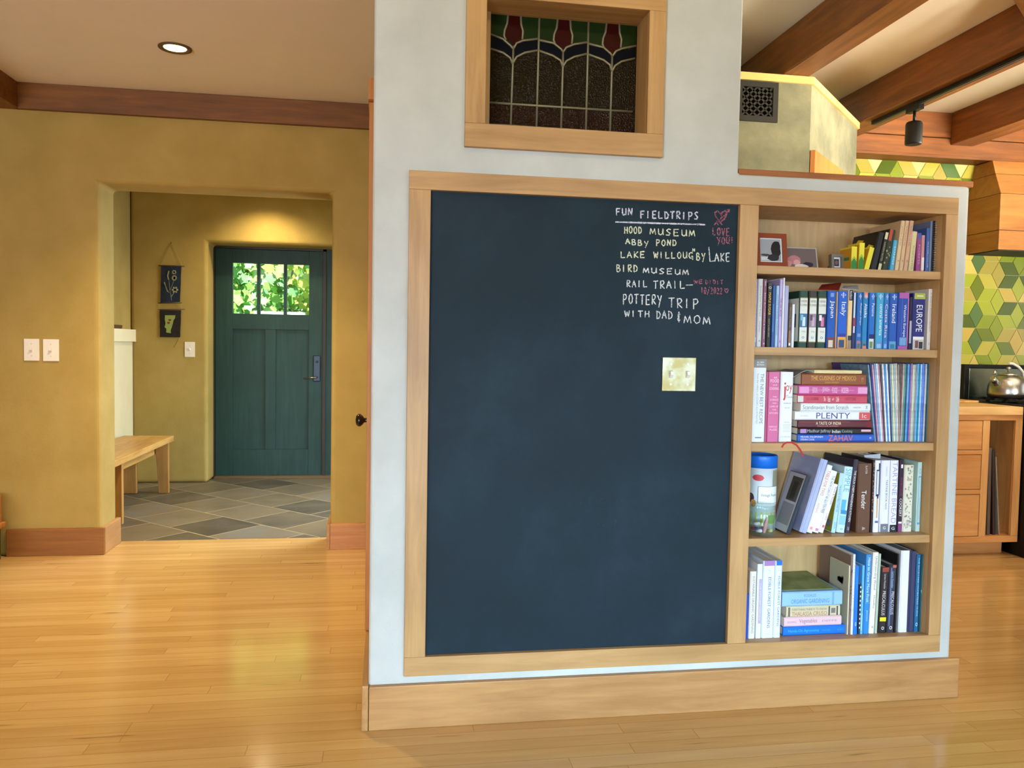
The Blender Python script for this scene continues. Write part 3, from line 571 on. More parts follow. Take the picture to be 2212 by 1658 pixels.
MB().box(2.75, 3.735, 1.81, 1.83, .001, .0875).obj('toe_kick', cb, M_CABX)
tag(MB().box(2.75, 3.745, 1.699, YW-.008, .8555, .905).obj('countertop', mat=wood('counter', (206, 160, 96), (232, 192, 130), 'X', stretch=8), bevel=.004), 'pale wooden countertop running past the stove beside the half wall', 'countertop')
for i, (xa, xb, zt, col, lab) in enumerate(((3.556, 3.568, .6, (214, 200, 170), 'pale cutting board standing first in the cabinet tray slot'), (3.586, 3.606, .655, (92, 78, 66), 'tallest dark baking tray standing in the cabinet tray slot'), (3.625, 3.645, .64, (50, 36, 30), 'dark baking tray between the tallest tray and the thin grey one'), (3.665, 3.672, .60, (150, 142, 124), 'thin grey tray standing last in the cabinet tray slot'))):
    lean = (0, .012, .028, .045)[i]
    mb = MB().m(flat(col, .5)).hexa([(xa, F+.012, .1262), (xb, F+.012, .1262), (xb, F+.48, .1262), (xa, F+.48, .1262), (xa-lean, F+.012, zt), (xb-lean, F+.012, zt), (xb-lean, F+.48, zt), (xa-lean, F+.48, zt)])
    o = mb.obj('baking_tray' if i else 'cutting_board', bevel=.004); tag(o, lab, 'tray' if i else 'cutting board', 'trays in the cabinet slot')
o = MB().box(3.55, 3.735, 2.05, 2.26, .9052, .918).obj('cutting_board', mat=M_CABZ, bevel=.003); tag(o, 'small wooden board lying on the countertop beside the steel backguard', 'cutting board')
# ---- stove and kettle
st = thing('stove', 'black freestanding stove with steel backguard beside the wooden cabinet', 'stove', (4.2, 2, 0))
MB().box(3.772, 4.66, 1.665, YW-.03, .001, .895).obj('stove_body', st, M_BLACK, bevel=.004)
MB().box(3.768, 4.66, 1.66, 2.27, .8955, .91).obj('cooktop', st, M_BLACK, bevel=.003)
MB().m(flat((40, 38, 34), .3)).tube([(3.85, 1.63, .72), (4.6, 1.63, .72)], .012).box(3.86, 3.88, 1.63, 1.665, .71, .73).obj('oven_handle', st)
for cx in (3.98, 4.4):
    for cy in (1.82, 2.08):
        mb = MB().m(M_BLACKM)
        for k in range(-1, 2): mb.box(cx-.17, cx+.17, cy+k*.07-.006, cy+k*.07+.006, .922, .936); mb.box(cx+k*.1-.006, cx+k*.1+.006, cy-.11, cy+.11, .9222, .9362)
        for k in (-1, 1):
            for l in (-1, 1): mb.box(cx+k*.1-.008, cx+k*.1+.008, cy+l*.07-.008, cy+l*.07+.008, .9095, .925)
        mb.obj('grate', st)
MB().box(3.838, 4.66, 2.275, 2.305, .9, 1.122).obj('backguard', st, M_DARKST, bevel=.003)
mb = MB().box(3.8, 4.66, 2.27, 2.31, 1.1225, 1.146); mb.box(3.8, 3.836, 2.27, 2.31, .906, 1.1225); mb.obj('backguard_frame', st, M_BLACK, bevel=.002)
ke = thing('kettle', 'round stainless steel whistling kettle on the black stove grate', 'kettle', (3.945, 2.06, .937))
KX, KY, KZ = 3.945, 2.06, .937
MB().lathe([(.085, KZ), (.112, KZ+.004), (.116, KZ+.03), (.114, KZ+.07), (.1, KZ+.11), (.078, KZ+.135), (.052, KZ+.146)], (KX, KY, 0), n=32).obj('body', ke, M_STEEL)
lid = MB().lathe([(.056, KZ+.1455), (.056, KZ+.151), (.036, KZ+.161), (.012, KZ+.165)], (KX, KY, 0)).obj('lid', ke, M_STEEL)
MB().lathe([(.006, KZ+.165), (.006, KZ+.178), (.014, KZ+.183), (.015, KZ+.193), (.008, KZ+.2)], (KX, KY, 0), n=16).obj('lid_knob', lid, M_STEEL)
sp = MB().tube([(KX-.09, KY-.02, KZ+.085), (KX-.125, KY-.03, KZ+.115), (KX-.142, KY-.035, KZ+.128)], [.022, .018, .016], 14).obj('spout', ke, M_STEEL)
MB().lathe([(.004, 0), (.012, .006), (.012, .02), (.003, .03)], (KX-.128, KY-.034, KZ+.148), n=12).obj('whistle', sp, M_STEEL)
MB().m(flat((226, 224, 216), .3)).tube([(KX+.0, KY, KZ+.222), (KX+.03, KY, KZ+.22), (KX+.07, KY, KZ+.2), (KX+.105, KY, KZ+.165), (KX+.122, KY, KZ+.11), (KX+.112, KY, KZ+.06)], .009).obj('handle', ke)
# ---- vent grille on the chase
vg = thing('vent_grille', 'black square vent grille on the grey plaster chase under the beams', 'vent', (1.76, 1.2, 2.2))
vx0, vx1, vz0, vz1, vy = 1.655, 1.866, 2.322, 2.535, 1.199
vz1 = 2.512
M_VENT = flat((50, 46, 36), .6, 0, .2)
mb = MB().box(vx0, vx1, vy-.012, vy, vz0, vz0+.026); mb.box(vx0, vx1, vy-.012, vy, vz1-.026, vz1); mb.box(vx0, vx0+.026, vy-.012, vy, vz0+.026, vz1-.026); mb.box(vx1-.026, vx1, vy-.012, vy, vz0+.026, vz1-.026)
mb.obj('frame', vg, M_VENT)
mb = MB(); n = 4; gw = (vx1-vx0-.052); gh = (vz1-vz0-.052)
for k in range(-n, n+1):
    for sgn in (1, -1):
        pts = []
        for t in range(0, 33):
            x = t/32; z = sgn*(x-.5)+.5+k/n*1.0
            if 0 <= z <= 1: pts.append((vx0+.026+x*gw, vz0+.026+z*gh))
        if len(pts) > 2: mb.stroke([pts[0], pts[-1]], .010, vy-.006)
for k in (): mb.stroke([(vx0+.026+gw*k/4, vz0+.026), (vx0+.026+gw*k/4, vz1-.026)], .008, vy-.007)
mb.obj('lattice', vg, M_VENT); MB().box(vx0+.026, vx1-.026, vy-.0022, vy-.0002, vz0+.026, vz1-.026).obj('dark_opening', vg, flat((6, 6, 5), .9, 0, 0))  # black panel painted as the shade behind the lattice
# ---- wooden panel in front of the chase's angled face
pn = thing('wood_panel', 'orange wooden side panel standing along the angled grey chase', 'panel', (2.3, 1.3, 0))
u = Vector((.7071, .7071)); nn = Vector((.7071, -.7071)); p0 = Vector((2.045, 1.2))+nn*.004
q = [p0+nn*.024, p0+u*.56+nn*.024, p0+u*.56, p0]
MB().prism([(p.x, p.y) for p in q], .001, 2.2).obj('board', pn, wood('panel_wood', (190, 112, 44), (208, 134, 62), 'Z', stretch=6), bevel=.002)
# ---- half wall cap
tag(MB().box(1.142, 2.008, .018, .36, 1.7905, 1.812).obj('ledge_board', mat=M_CAP, bevel=.003), 'thin reddish brown cap board along the top of the half wall', 'cap board')

# ================================================================ HALL AND ENTRY THINGS
def ceiling_can(name, loc, label, r=.075, lamp=True):
    t = thing(name, label, 'ceiling light', loc)
    x, y, z = loc
    mb = MB().lathe([(r*.68, z-.0005), (r*.7, z-.003), (r*.8, z-.007), (r, z-.005), (r, z-.0004), (r*.68, z-.0005)], (x, y, 0), n=32, cap=False); mb.obj('trim_ring', t, flat((92, 72, 46), .4))
    MB().lathe([(r*.2, z-.004), (r*.69, z-.002), (r*.69, z-.0006)], (x, y, 0), n=24).obj('lamp_lens', t, emit((255, 232, 160), 5))
    return t
ceiling_can('recessed_light', (-1.003, 1.536, ZC), 'lit recessed ceiling light above the hall')
spot('lamp_hall', (-1.003, 1.536, ZC-.02), (-1.003, 1.536, 0), 245, WARM, 108, .9, .05)
ceiling_can('recessed_light', (-1.05, 4.25, 2.48), 'recessed ceiling light in front of the green front door')
spot('lamp_entry', (-1.0, 4.28, 2.46), (-1.0, 4.4, 0), 60, WARM, 140, .9, .04)
for x in (.25, 1.0): spot('lamp_wall_washer', (x, -1.25, ZK-.15), (x+.1, 0, 2.25), 10, (1.0, .82, .36), 75, 1, .06)  # added fills warming the top of the tower wall, no fixtures
spot('lamp_hall', (-1.6, -1.2, ZC-.02), (-1.6, -1.2, 0), 20, WARM, 160, 1, .06)  # extra unseen hall light, added for warm fill
spot('lamp_kitchen', (3.35, .86, 2.5), (3.3, .5, 0), 32, NEUT, 165, .6, .05)
spot('lamp_kitchen', (3.3, .3, 2.5), (2.6, -.6, 0), 14, NEUT, 175, .8, .1)

def switch_plate(x0, x1, z0, z1, y, label, n=1, mat=None, tog=None, group=None):
    mat = mat or M_SWITCH; t = thing('light_switch', label, 'light switch', ((x0+x1)/2, y, z0), group)
    MB().box(x0, x1, y-.006, y-.0004, z0, z1).obj('plate', t, mat, bevel=.002)
    for k in range(n):
        cx = x0+(x1-x0)*(k+.5)/n; cz = (z0+z1)/2; w = .0055
        MB().m(tog or M_SWITCH).hexa([(cx-w, y-.0062, cz-.012), (cx+w, y-.0062, cz-.012), (cx+w, y-.0062, cz+.012), (cx-w, y-.0062, cz+.012), (cx-w*.8, y-.018, cz-.001), (cx+w*.8, y-.018, cz-.001), (cx+w*.8, y-.016, cz+.01), (cx-w*.8, y-.016, cz+.01)]).obj('toggle', t)
        for s_ in (-1, 1): MB().lathe([(.0035, y-.0075), (.0035, y-.006)], (cx, 0, cz+s_*.033), 'Y', 10).obj('screw', t, flat((206, 200, 184), .3, .6))
    return t
switch_plate(-1.978, -1.899, 1.088, 1.209, YB, 'white light switch on the ochre wall, the one farther from the opening')
switch_plate(-1.881, -1.798, 1.087, 1.208, YB, 'white light switch on the ochre wall, the one nearer the opening')
switch_plate(-1.696, -1.614, 1.077, 1.205, YE, 'single white switch on the entry wall under the hanging cloths')
switch_plate(.888, 1.003, 1.074, 1.185, -.0033, 'double brass switch plate with two white toggles on the chalkboard', 2, M_BRASS, flat((236, 234, 226), .3))

# cloth hangings
def cord_obj(parent, pts, r=.0018): return MB().tube(pts, r, 6).obj('cord', parent, flat((190, 160, 110), .8))
y = YE
def ep(x, yy, dy=0): p = PY(320+x/4.605, 500+yy/4.605, YE-dy); return (p.x, p.z)
h = thing('wall_hanging', 'dark blue cloth hanging with pale flower prints, upper of two', 'wall hanging', (-1.8, y, 1.83), 'cloth hangings')
a = ep(230, 112); b = ep(125, 340); c2 = ep(345, 345)
cord_obj(h, [(b[0], y-.012, b[1]), (a[0], y-.004, a[1]), (c2[0], y-.012, c2[1]), (c2[0]+.005, y-.012, c2[1]-.03)])
MB().lathe([(.003, y-.008), (.003, y-.0005)], (a[0], 0, a[1]), 'Y', 8).obj('nail', h, M_BLACK)
a = ep(108, 340); b = ep(365, 346); MB().tube([(a[0], y-.012, a[1]), (b[0], y-.012, b[1])], .0045).obj('rod', h, flat((70, 44, 24), .6))
a = ep(105, 712); b = ep(338, 710); MB().tube([(a[0], y-.012, a[1]), (b[0], y-.012, b[1])], .003).obj('rod', h, flat((50, 34, 22), .6))
def cloth(parent, corners, col, yy, name='cloth'):
    mb = MB(); n = 10; tl_, tr_, br_, bl_ = corners
    G = []
    for i in range(n+1):
        row = []
        for j in range(n+1):
            u, v = i/n, j/n
            x = (tl_[0]*(1-u)+tr_[0]*u)*(1-v)+(bl_[0]*(1-u)+br_[0]*u)*v; z = (tl_[1]*(1-u)+tr_[1]*u)*(1-v)+(bl_[1]*(1-u)+br_[1]*u)*v
            row.append((x+random.uniform(-.001, .001), yy+.002*math.sin(u*7+v*3), z))
        G.append(row)
    F_ = [[mb.bm.verts.new(p) for p in r] for r in G]; B_ = [[mb.bm.verts.new((p[0], p[1]+.002, p[2])) for p in r] for r in G]
    for i in range(n):
        for j in range(n):
            mb.bm.faces.new([F_[i][j], F_[i+1][j], F_[i+1][j+1], F_[i][j+1]]); mb.bm.faces.new([B_[i][j+1], B_[i+1][j+1], B_[i+1][j], B_[i][j]])
    for i in range(n):
        mb.bm.faces.new([F_[i][0], B_[i][0], B_[i+1][0], F_[i+1][0]]); mb.bm.faces.new([F_[i+1][n], B_[i+1][n], B_[i][n], F_[i][n]])
        mb.bm.faces.new([F_[0][i+1], B_[0][i+1], B_[0][i], F_[0][i]]); mb.bm.faces.new([F_[n][i], B_[n][i], B_[n][i+1], F_[n][i+1]])
    return mb.obj(name, parent, col)
cloth(h, [ep(133, 345), ep(333, 348), ep(322, 700), ep(126, 708)], mottled((18, 28, 48), (24, 36, 58), 30, .9), y-.014)
mb = MB().m(flat((150, 150, 110), .9))
def line_ep(pts, w=.0035): mb.stroke([ep(*p) for p in pts], w, y-.0168)
line_ep([(238, 685), (232, 630), (222, 590), (265, 480)]); line_ep([(225, 600), (215, 520), (212, 470)]); line_ep([(215, 610), (190, 570), (172, 520)]); line_ep([(235, 650), (262, 610), (285, 570)])
line_ep([(208, 480), (200, 440), (212, 392)], .011); line_ep([(200, 600), (182, 550), (166, 505)], .008)
for (cx, cy, r, n) in ((265, 462, 26, 10), (264, 405, 22, 7), (272, 580, 32, 6)):
    for k in range(n):
        t_ = 2*math.pi*k/n; mb.stroke([ep(cx, cy), ep(cx+r*math.cos(t_), cy+r*math.sin(t_))], .010 if n > 6 else .014, y-.0169)
mb.obj('flower_print', h)
h = thing('wall_hanging', 'black cloth hanging with a pale green state outline and red hearts', 'wall hanging', (-1.8, y, 1.24), 'cloth hangings')
a = ep(105, 775); b = ep(370, 772); MB().tube([(a[0], y-.009, a[1]), (b[0], y-.009, b[1])], .003).obj('rod', h, flat((84, 60, 36), .6))
cord_obj(h, [(ep(115, 775)[0], y-.012, ep(115, 775)[1]), (ep(112, 720)[0], y-.0145, ep(112, 720)[1])], .0012); cord_obj(h, [(ep(340, 772)[0], y-.012, ep(340, 772)[1]), (ep(332, 716)[0], y-.0145, ep(332, 716)[1])], .0012)
cloth(h, [ep(118, 780), ep(330, 782), ep(322, 1052), ep(120, 1048)], mottled((26, 18, 12), (34, 26, 18), 30, .95), y-.012)
mb = MB().m(flat((140, 156, 76), .9)).prism([ep(*p) for p in ((172, 832), (275, 832), (272, 860), (258, 880), (250, 915), (240, 950), (228, 985), (232, 1010), (185, 1004), (186, 965), (168, 950), (178, 915), (170, 875))][::-1], y-.0152, y-.0145, 'Y'); mb.obj('state_outline', h)
mb = MB().m(flat((130, 30, 40), .9))
def heart(mbx, cx, cz, r, ya, yb):
    pts = []
    for k in range(20):
        t_ = 2*math.pi*k/20; pts.append((cx+r*.0625*16*math.sin(t_)**3, cz+r*.0625*(13*math.cos(t_)-5*math.cos(2*t_)-2*math.cos(3*t_)-math.cos(4*t_))))
    mbx.prism(pts, ya, yb, 'Y'); return mbx
for q in ((220, 880), (208, 908)): e_ = ep(*q); heart(mb, e_[0], e_[1], .012, y-.0158, y-.0153)
mb.obj('heart_print', h)
MB().stroke([ep(305, 1055), ep(285, 1100), ep(255, 1150)], .004, y-.003).obj('loose_thread', h, flat((120, 90, 50), .9))

# bench
bn = thing('bench', 'rustic wooden bench along the entry wall in front of white wainscot', 'bench', (-1.87, 3.5, .003))
BX0, BX1, BY0, BY1, BZ = -2.075, -1.69, 2.80, 4.24, .45
MB().box(BX0, BX1, BY0, BY1, BZ-.045, BZ).obj('seat', bn, M_BENCH, bevel=.006)
for x in (BX0+.13, BX1-.14): MB().box(x, x+.022, BY0+.12, BY1-.08, BZ-.14, BZ-.0455).obj('apron', bn, M_BENCH, bevel=.003)
for ya, s_ in ((3.0, 1), (BY1-.12, -1)):
    for xa, d_ in ((BX0+.03, 0), (BX1-.115, 1)):
        e0, e1 = (.0, .0) if d_ == 0 else (.028, 0)
        MB().hexa([(xa+e0, ya, .003), (xa+.1, ya, .003), (xa+.1, ya+.04, .003), (xa+e0, ya+.04, .003), (xa, ya, BZ-.0457), (xa+.1, ya, BZ-.0457), (xa+.1, ya+.04, BZ-.0457), (xa, ya+.04, BZ-.0457)]).obj('leg', bn, M_BENCHZ, bevel=.003)
o = MB().m(flat((92, 60, 26), .7)).prism([(-2.128, 1.3005), (-2.093, 1.3005), (-2.088, 1.33), (-2.128, 1.33)], 4.02, 4.28, 'Y').obj('wooden_tray', bevel=.003); tag(o, 'small brown wooden tray on the white wainscot ledge', 'tray')
# painted stair at the very left edge
stp = thing('stair', 'green painted stair with an orange wooden tread at the left wall edge', 'stair', (-2.4, 1.95, 0))
MB().box(-2.8, -2.082, 1.4, 2.2, .001, .175).obj('riser', stp, flat((58, 66, 28), .5)); MB().box(-2.82, -2.06, 1.38, 2.215, .1755, .205).obj('tread', stp, M_CASE, bevel=.006); MB().box(-2.8, -2.076, 1.7, 2.2, .2055, .36).obj('riser', stp, M_CASE)
# foliage beyond the front door
mb = MB(); LM = [flat(c, .6) for c in ((110, 176, 70), (136, 196, 90), (104, 172, 104), (170, 206, 86), (190, 210, 90))]
rf = random.Random(3)
for k in range(9000):
    x, yy, z = rf.uniform(-3.2, .6), rf.uniform(7.0, 9.0), rf.uniform(.6, 3.1)
    if yy-7 < .25*math.sin(x*5)+.25*math.sin(z*6+x*2): continue
    r = rf.uniform(.045, .085); e = Matrix.Rotation(rf.uniform(0, 6.28), 3, 'Y') @ Matrix.Rotation(rf.uniform(-.9, .5), 3, 'X') @ Matrix.Rotation(rf.uniform(-.7, .7), 3, 'Z')
    mb.m(LM[min(4, int(rf.random()*3)+(2 if math.sin(x*3+z*2.2) > .4 else 0))])
    pts = []
    for i in range(10):
        t_ = 2*math.pi*i/10; rr = r if i % 2 == 0 else r*.62
        v = e @ Vector((rr*math.sin(t_), 0, rr*math.cos(t_))); pts.append((x+v.x, yy+v.y, z+v.z))
    mb.face(pts)
for k in range(14):
    x = rf.uniform(-3, .8); mb.m(flat((110, 96, 76), .8)).tube([(x, 8.2, -.15), (x+rf.uniform(-.2, .2), 8.1, 1.2), (x+rf.uniform(-.6, .6), 7.9, 2.8)], .012, 5)
fo = mb.obj('shrub_foliage'); fo['kind'] = 'stuff'; tag(fo, 'bright green leafy shrubbery outside seen through the front door panes', 'foliage')

# ================================================================ CHALKBOARD
ck = thing('chalkboard', 'large dark chalkboard with handwritten field trip list in the tower wall', 'chalkboard', (.63, 0, .23))
MB().box(.1285, 1.1348, -.003, -.0003, .229, 1.6865).obj('board', ck, board_mat())
GL = {
'A': [[(0, 0), (.45, 1), (.95, 0)], [(.2, .38), (.8, .42)]], 'B': [[(.1, 0), (.1, 1)], [(.1, 1), (.6, .95), (.7, .75), (.55, .55), (.1, .52)], [(.4, .52), (.85, .4), (.85, .12), (.5, 0), (.1, .02)]],
'D': [[(.15, 0), (.15, 1)], [(0, .97), (.6, .9), (.95, .55), (.75, .12), (.1, 0)]], 'E': [[(.9, 1), (.1, .98), (.08, 0), (.9, .03)], [(.1, .52), (.75, .52)]], 'F': [[(.95, 1), (.1, .98), (.12, 0)], [(.12, .55), (.75, .56)]],
'G': [[(.9, .85), (.6, 1), (.2, .85), (.05, .45), (.3, .1), (.75, .12), (.9, .4), (.5, .42)], [(.9, .42), (.88, -.15)]], 'H': [[(.1, 0), (.15, 1)], [(.9, 0), (.85, 1)], [(.1, .5), (.9, .55)]], 'I': [[(.5, 0), (.5, 1)]], 'K': [[(.15, 0), (.15, 1)], [(.9, 1), (.2, .45), (.95, 0)]],
'L': [[(.1, 1), (.12, .02), (.95, .06)]], 'M': [[(0, 0), (.15, .95), (.48, .15), (.8, .95), (1, 0)]], 'N': [[(.1, 0), (.15, 1), (.85, .02), (.9, 1)]], 'O': [[(.5, 1), (.15, .8), (.08, .35), (.4, 0), (.8, .15), (.92, .6), (.7, .95), (.45, 1)]], 'P': [[(.15, -.1), (.15, 1)], [(.05, .95), (.7, .98), (.88, .7), (.6, .45), (.15, .42)]],
'R': [[(.15, 0), (.15, 1)], [(.05, .97), (.7, 1), (.85, .75), (.6, .52), (.18, .48), (.95, 0)]], 'S': [[(.9, .9), (.5, 1), (.15, .78), (.45, .52), (.8, .3), (.55, .02), (.05, .08)]], 'T': [[(0, .97), (1, 1)], [(.5, .98), (.48, 0)]], 'U': [[(.1, 1), (.12, .2), (.45, 0), (.8, .2), (.9, 1)], [(.9, .9), (.95, 0)]],
'V': [[(.05, 1), (.45, 0), (.95, 1)]], 'W': [[(0, 1), (.25, 0), (.5, .8), (.75, 0), (1, 1)]], 'Y': [[(.05, 1), (.45, .5)], [(.95, 1), (.3, -.25)]], '0': [[(.5, 1), (.15, .7), (.2, .1), (.6, 0), (.9, .4), (.75, .95), (.5, 1)]], '1': [[(.5, 0), (.5, 1)]], '2': [[(.1, .8), (.5, 1), (.85, .7), (.1, .02), (.95, .04)]],
'/': [[(.1, -.15), (.95, 1.1)]], '!': [[(.5, 1), (.5, .3)], [(.5, .1), (.5, 0)]], '&': [[(.9, .8), (.4, .8), (.2, .6), (.6, .5), (.15, .3), (.3, .05), (.9, .12)], [(.55, 1.1), (.5, -.15)]], "'": [[(.5, 1), (.4, .7)]], ',': [[(.5, 0), (.3, -.2)]], 'C': [[(.9, .9), (.4, 1), (.08, .5), (.4, 0), (.95, .1)]], '.': [[(.5, .05), (.55, 0)]]}
rc = random.Random(5)
def chalk(mbx, s, x0, y0, x1, y1, w=.0036, drop=0):   # box in pixels of the chalk close-up (1300,420)+p/3.603
    mat_ = mbx.mats[mbx.cur]; mbx = MB().m(mat_)
    n = len(s); stepx = (x1-x0)/max(1, n)
    for i, ch in enumerate(s):
        if ch not in GL: continue
        gx = x0+i*stepx; gw = stepx*(.74 if ch != 'I' else .5); dy = drop*i/max(1, n-1)+rc.uniform(-2, 2)
        for st_ in GL[ch]:
            pts = []
            P_ = [(gx+p[0]*gw+rc.uniform(-.7, .7), y1+dy-p[1]*(y1-y0)+rc.uniform(-.7, .7)) for p in st_]
            for k in range(len(P_)-1):
                for q in range(4): pts.append((P_[k][0]+(P_[k+1][0]-P_[k][0])*q/4, P_[k][1]+(P_[k+1][1]-P_[k][1])*q/4))
            pts.append(P_[-1])
            mbx.stroke([(lambda p: (p.x, p.z))(PY(1300+px/3.603, 420+py/3.603, -.0036)) for px, py in pts], w, -.0036)
    mbx.obj('chalk_word', ck)
def cline(mbx, pts, w=.0042):
    mbx.stroke([(lambda p: (p.x, p.z))(PY(1300+px/3.603, 420+py/3.603, -.0036)) for px, py in pts], w, -.0036)
C_BL = chalk_mat((214, 216, 232), .55); C_YE = chalk_mat((226, 228, 196), .55); C_WH = chalk_mat((224, 226, 222), .55); C_PK = chalk_mat((196, 118, 136), .42); C_FA = chalk_mat((110, 124, 130), .12)
mb = MB().m(C_BL); chalk(mb, 'FUN', 110, 108, 250, 162, .0044); chalk(mb, 'FIELDTRIPS', 300, 128, 765, 185, .0044, 8)
for k in range(12): cline(mb, [(104+k*58, 213+k*1.7), (104+k*58+62, 214+k*1.7+1.7)], .005)
mb.obj('chalk_underline', ck)
mb = MB().m(C_YE); chalk(mb, 'HOOD', 175, 250, 320, 303); chalk(mb, 'MUSEUM', 375, 262, 740, 312, .0036, 14); chalk(mb, 'ABBY', 185, 342, 375, 385, .0036, 18); chalk(mb, 'POND', 422, 352, 592, 398); chalk(mb, 'LAKE', 146, 443, 350, 492); chalk(mb, 'WILLOUG', 404, 446, 722, 496, .0036, 2); chalk(mb, 'H', 706, 420, 730, 445, .0034); chalk(mb, 'BY', 736, 456, 815, 512, .0036)
chalk(mb, 'BIRD', 114, 548, 290, 602); mb = MB().m(C_WH); cline(mb, [(833, 408), (842, 520), (880, 515)]); chalk(mb, 'AKE', 880, 455, 1008, 520); chalk(mb, 'MUSEUM', 322, 568, 690, 610, .0036, 14); chalk(mb, 'RAIL', 192, 668, 365, 720); chalk(mb, 'TRAIL', 400, 672, 660, 732); cline(mb, [(655, 704), (710, 703)], .003)
chalk(mb, 'POTTERY', 163, 775, 478, 850, .0036, 8); chalk(mb, 'TRIP', 520, 805, 770, 878, .0036, 8); chalk(mb, 'WITH', 178, 900, 385, 950, .0036, 6); chalk(mb, 'DAD', 424, 905, 562, 965); chalk(mb, '&', 586, 920, 622, 985); chalk(mb, 'MOM', 640, 938, 862, 1000, .0036, 10); mb.obj('chalk_stroke', ck)
mb = MB().m(C_PK); chalk(mb, 'LOVE', 862, 258, 1004, 316, .0038, 6); chalk(mb, 'YOU', 895, 332, 1005, 386, .0038); chalk(mb, '!', 1002, 330, 1032, 375, .0038); chalk(mb, 'WE', 716, 664, 796, 694, .0026); chalk(mb, 'DIDIT', 806, 664, 952, 696, .0026); chalk(mb, '10/2022', 770, 722, 945, 772, .0027, 4)
hp = [(920, 215), (885, 170), (880, 140), (900, 126), (925, 150), (928, 165), (935, 140), (960, 124), (975, 145), (955, 190), (918, 216)]; cline(mb, hp, .0045); cline(mb, [(p[0]+3, p[1]+2) for p in hp], .003)
cline(mb, [(875, 236), (925, 190), (950, 165), (993, 118)]); cline(mb, [(968, 120), (995, 116), (988, 138)]); cline(mb, [(895, 205), (905, 240)]); cline(mb, [(912, 205), (938, 238)]); cline(mb, [(880, 225), (912, 212)]); cline(mb, [(925, 185), (945, 170)])
hp = [(970, 765), (955, 745), (958, 733), (968, 740), (975, 732), (985, 738), (980, 755), (970, 766)]; cline(mb, hp, .0036); mb.obj('chalk_heart', ck)
mb = MB().m(C_FA)
def fl(pts, w=.003): mb.stroke([(lambda p: (p.x, p.z))(PY(1200+px/4.145, 1020+py/4.145, -.0036)) for px, py in pts], w, -.0036)
for L_ in ([(222, 200), (228, 275)], [(305, 215), (308, 300)], [(305, 220), (335, 225), (325, 250), (345, 270), (310, 290)], [(365, 225), (370, 285)], [(430, 225), (395, 250), (410, 285), (440, 260)], [(485, 210), (486, 270)], [(265, 335), (330, 352), (475, 320)], [(545, 240), (560, 280)], [(600, 245), (585, 270), (605, 280)], [(690, 250), (705, 265), (690, 280)], [(730, 255), (750, 275)], [(870, 250), (875, 280)], [(980, 235), (985, 280)], [(375, 440), (388, 510)], [(430, 470), (445, 500), (470, 480)], [(520, 400), (545, 440), (525, 480)], [(925, 840), (935, 870)], [(1010, 900), (1025, 845), (1050, 850), (1048, 875)], [(480, 880), (485, 920)], [(505, 880), (520, 915)], [(480, 1440), (485, 1480)], [(620, 790), (632, 800)]): fl(L_)
mb.obj('erased_chalk', ck)

# ================================================================ BUILT-IN BOOKCASE AND ITS CONTENTS
bc = thing('built_in_bookcase', 'maple built-in bookcase with a frame shared around the chalkboard', 'bookcase', (1.54, 0, .2))
FY = -.02
mb = MB().box(.062, 1.925, FY, -.0002, 1.687, 1.744); mb.obj('top_rail', bc, M_MAPX, bevel=.0015)
MB().box(.062, 1.925, FY, -.0002, .168, .2285).obj('bottom_rail', bc, M_MAPX, bevel=.0015)
MB().box(.062, .128, FY, -.0002, .2288, 1.6868).obj('stile', bc, M_MAPZ, bevel=.0015)
MB().box(1.1352, 1.2, FY, -.0002, .2288, 1.6868).obj('stile', bc, M_MAPZ, bevel=.0015)
MB().box(1.879, 1.925, FY, -.0002, .2288, 1.6868).obj('stile', bc, M_MAPZ, bevel=.0015)
BI0, BI1, BD = 1.2, 1.879, .245
MB().box(1.191, BI0, .0005, BD+.006, .2165, 1.699).obj('side_panel', bc, M_MAPIN); MB().box(BI1, 1.8885, .0005, BD+.006, .2165, 1.699).obj('side_panel', bc, M_MAPIN)
MB().box(BI0+.0002, BI1-.0002, BD, BD+.006, .2165, 1.699).obj('back_panel', bc, M_MAPIN)
MB().box(BI0+.0002, BI1-.0002, .0005, BD-.0003, 1.688, 1.699).obj('top_panel', bc, M_MAPIN); MB().box(BI0+.0002, BI1-.0002, .0005, BD-.0003, .2165, .2272).obj('bottom_panel', bc, M_MAPX)
SZ = {1: 1.493, 2: 1.224, 3: .902, 4: .580, 5: .2275}
for k in (1, 2, 3, 4): MB().box(BI0+.0003, BI1-.0003, -.006, BD-.0003, SZ[k]-.027, SZ[k]).obj('shelf', bc, M_MAPX, bevel=.001)
YS = {1: .03, 2: .03, 3: .03, 4: .045, 5: .02}
PAGE = flat((232, 226, 208), .8); PAGEG = flat((206, 204, 198), .8)
BCACHE = {}
WHITE, BLK = (238, 238, 234), (24, 24, 26)
def put_text(mb, s, col, x0, x1, z0, z1, y, vert=True):
    vs, fs = text_geo(s); mb.m(flat(col, .5))
    V = []
    for u, v in vs:
        if vert: p = (x0+v*(x1-x0), y, z1-u*(z1-z0))
        else: p = (x0+u*(x1-x0), y, z0+v*(z1-z0))
        V.append(mb.bm.verts.new(p))
    for f in fs:
        try: q = mb.bm.faces.new([V[i] for i in f]); q.material_index = mb.cur
        except ValueError: pass
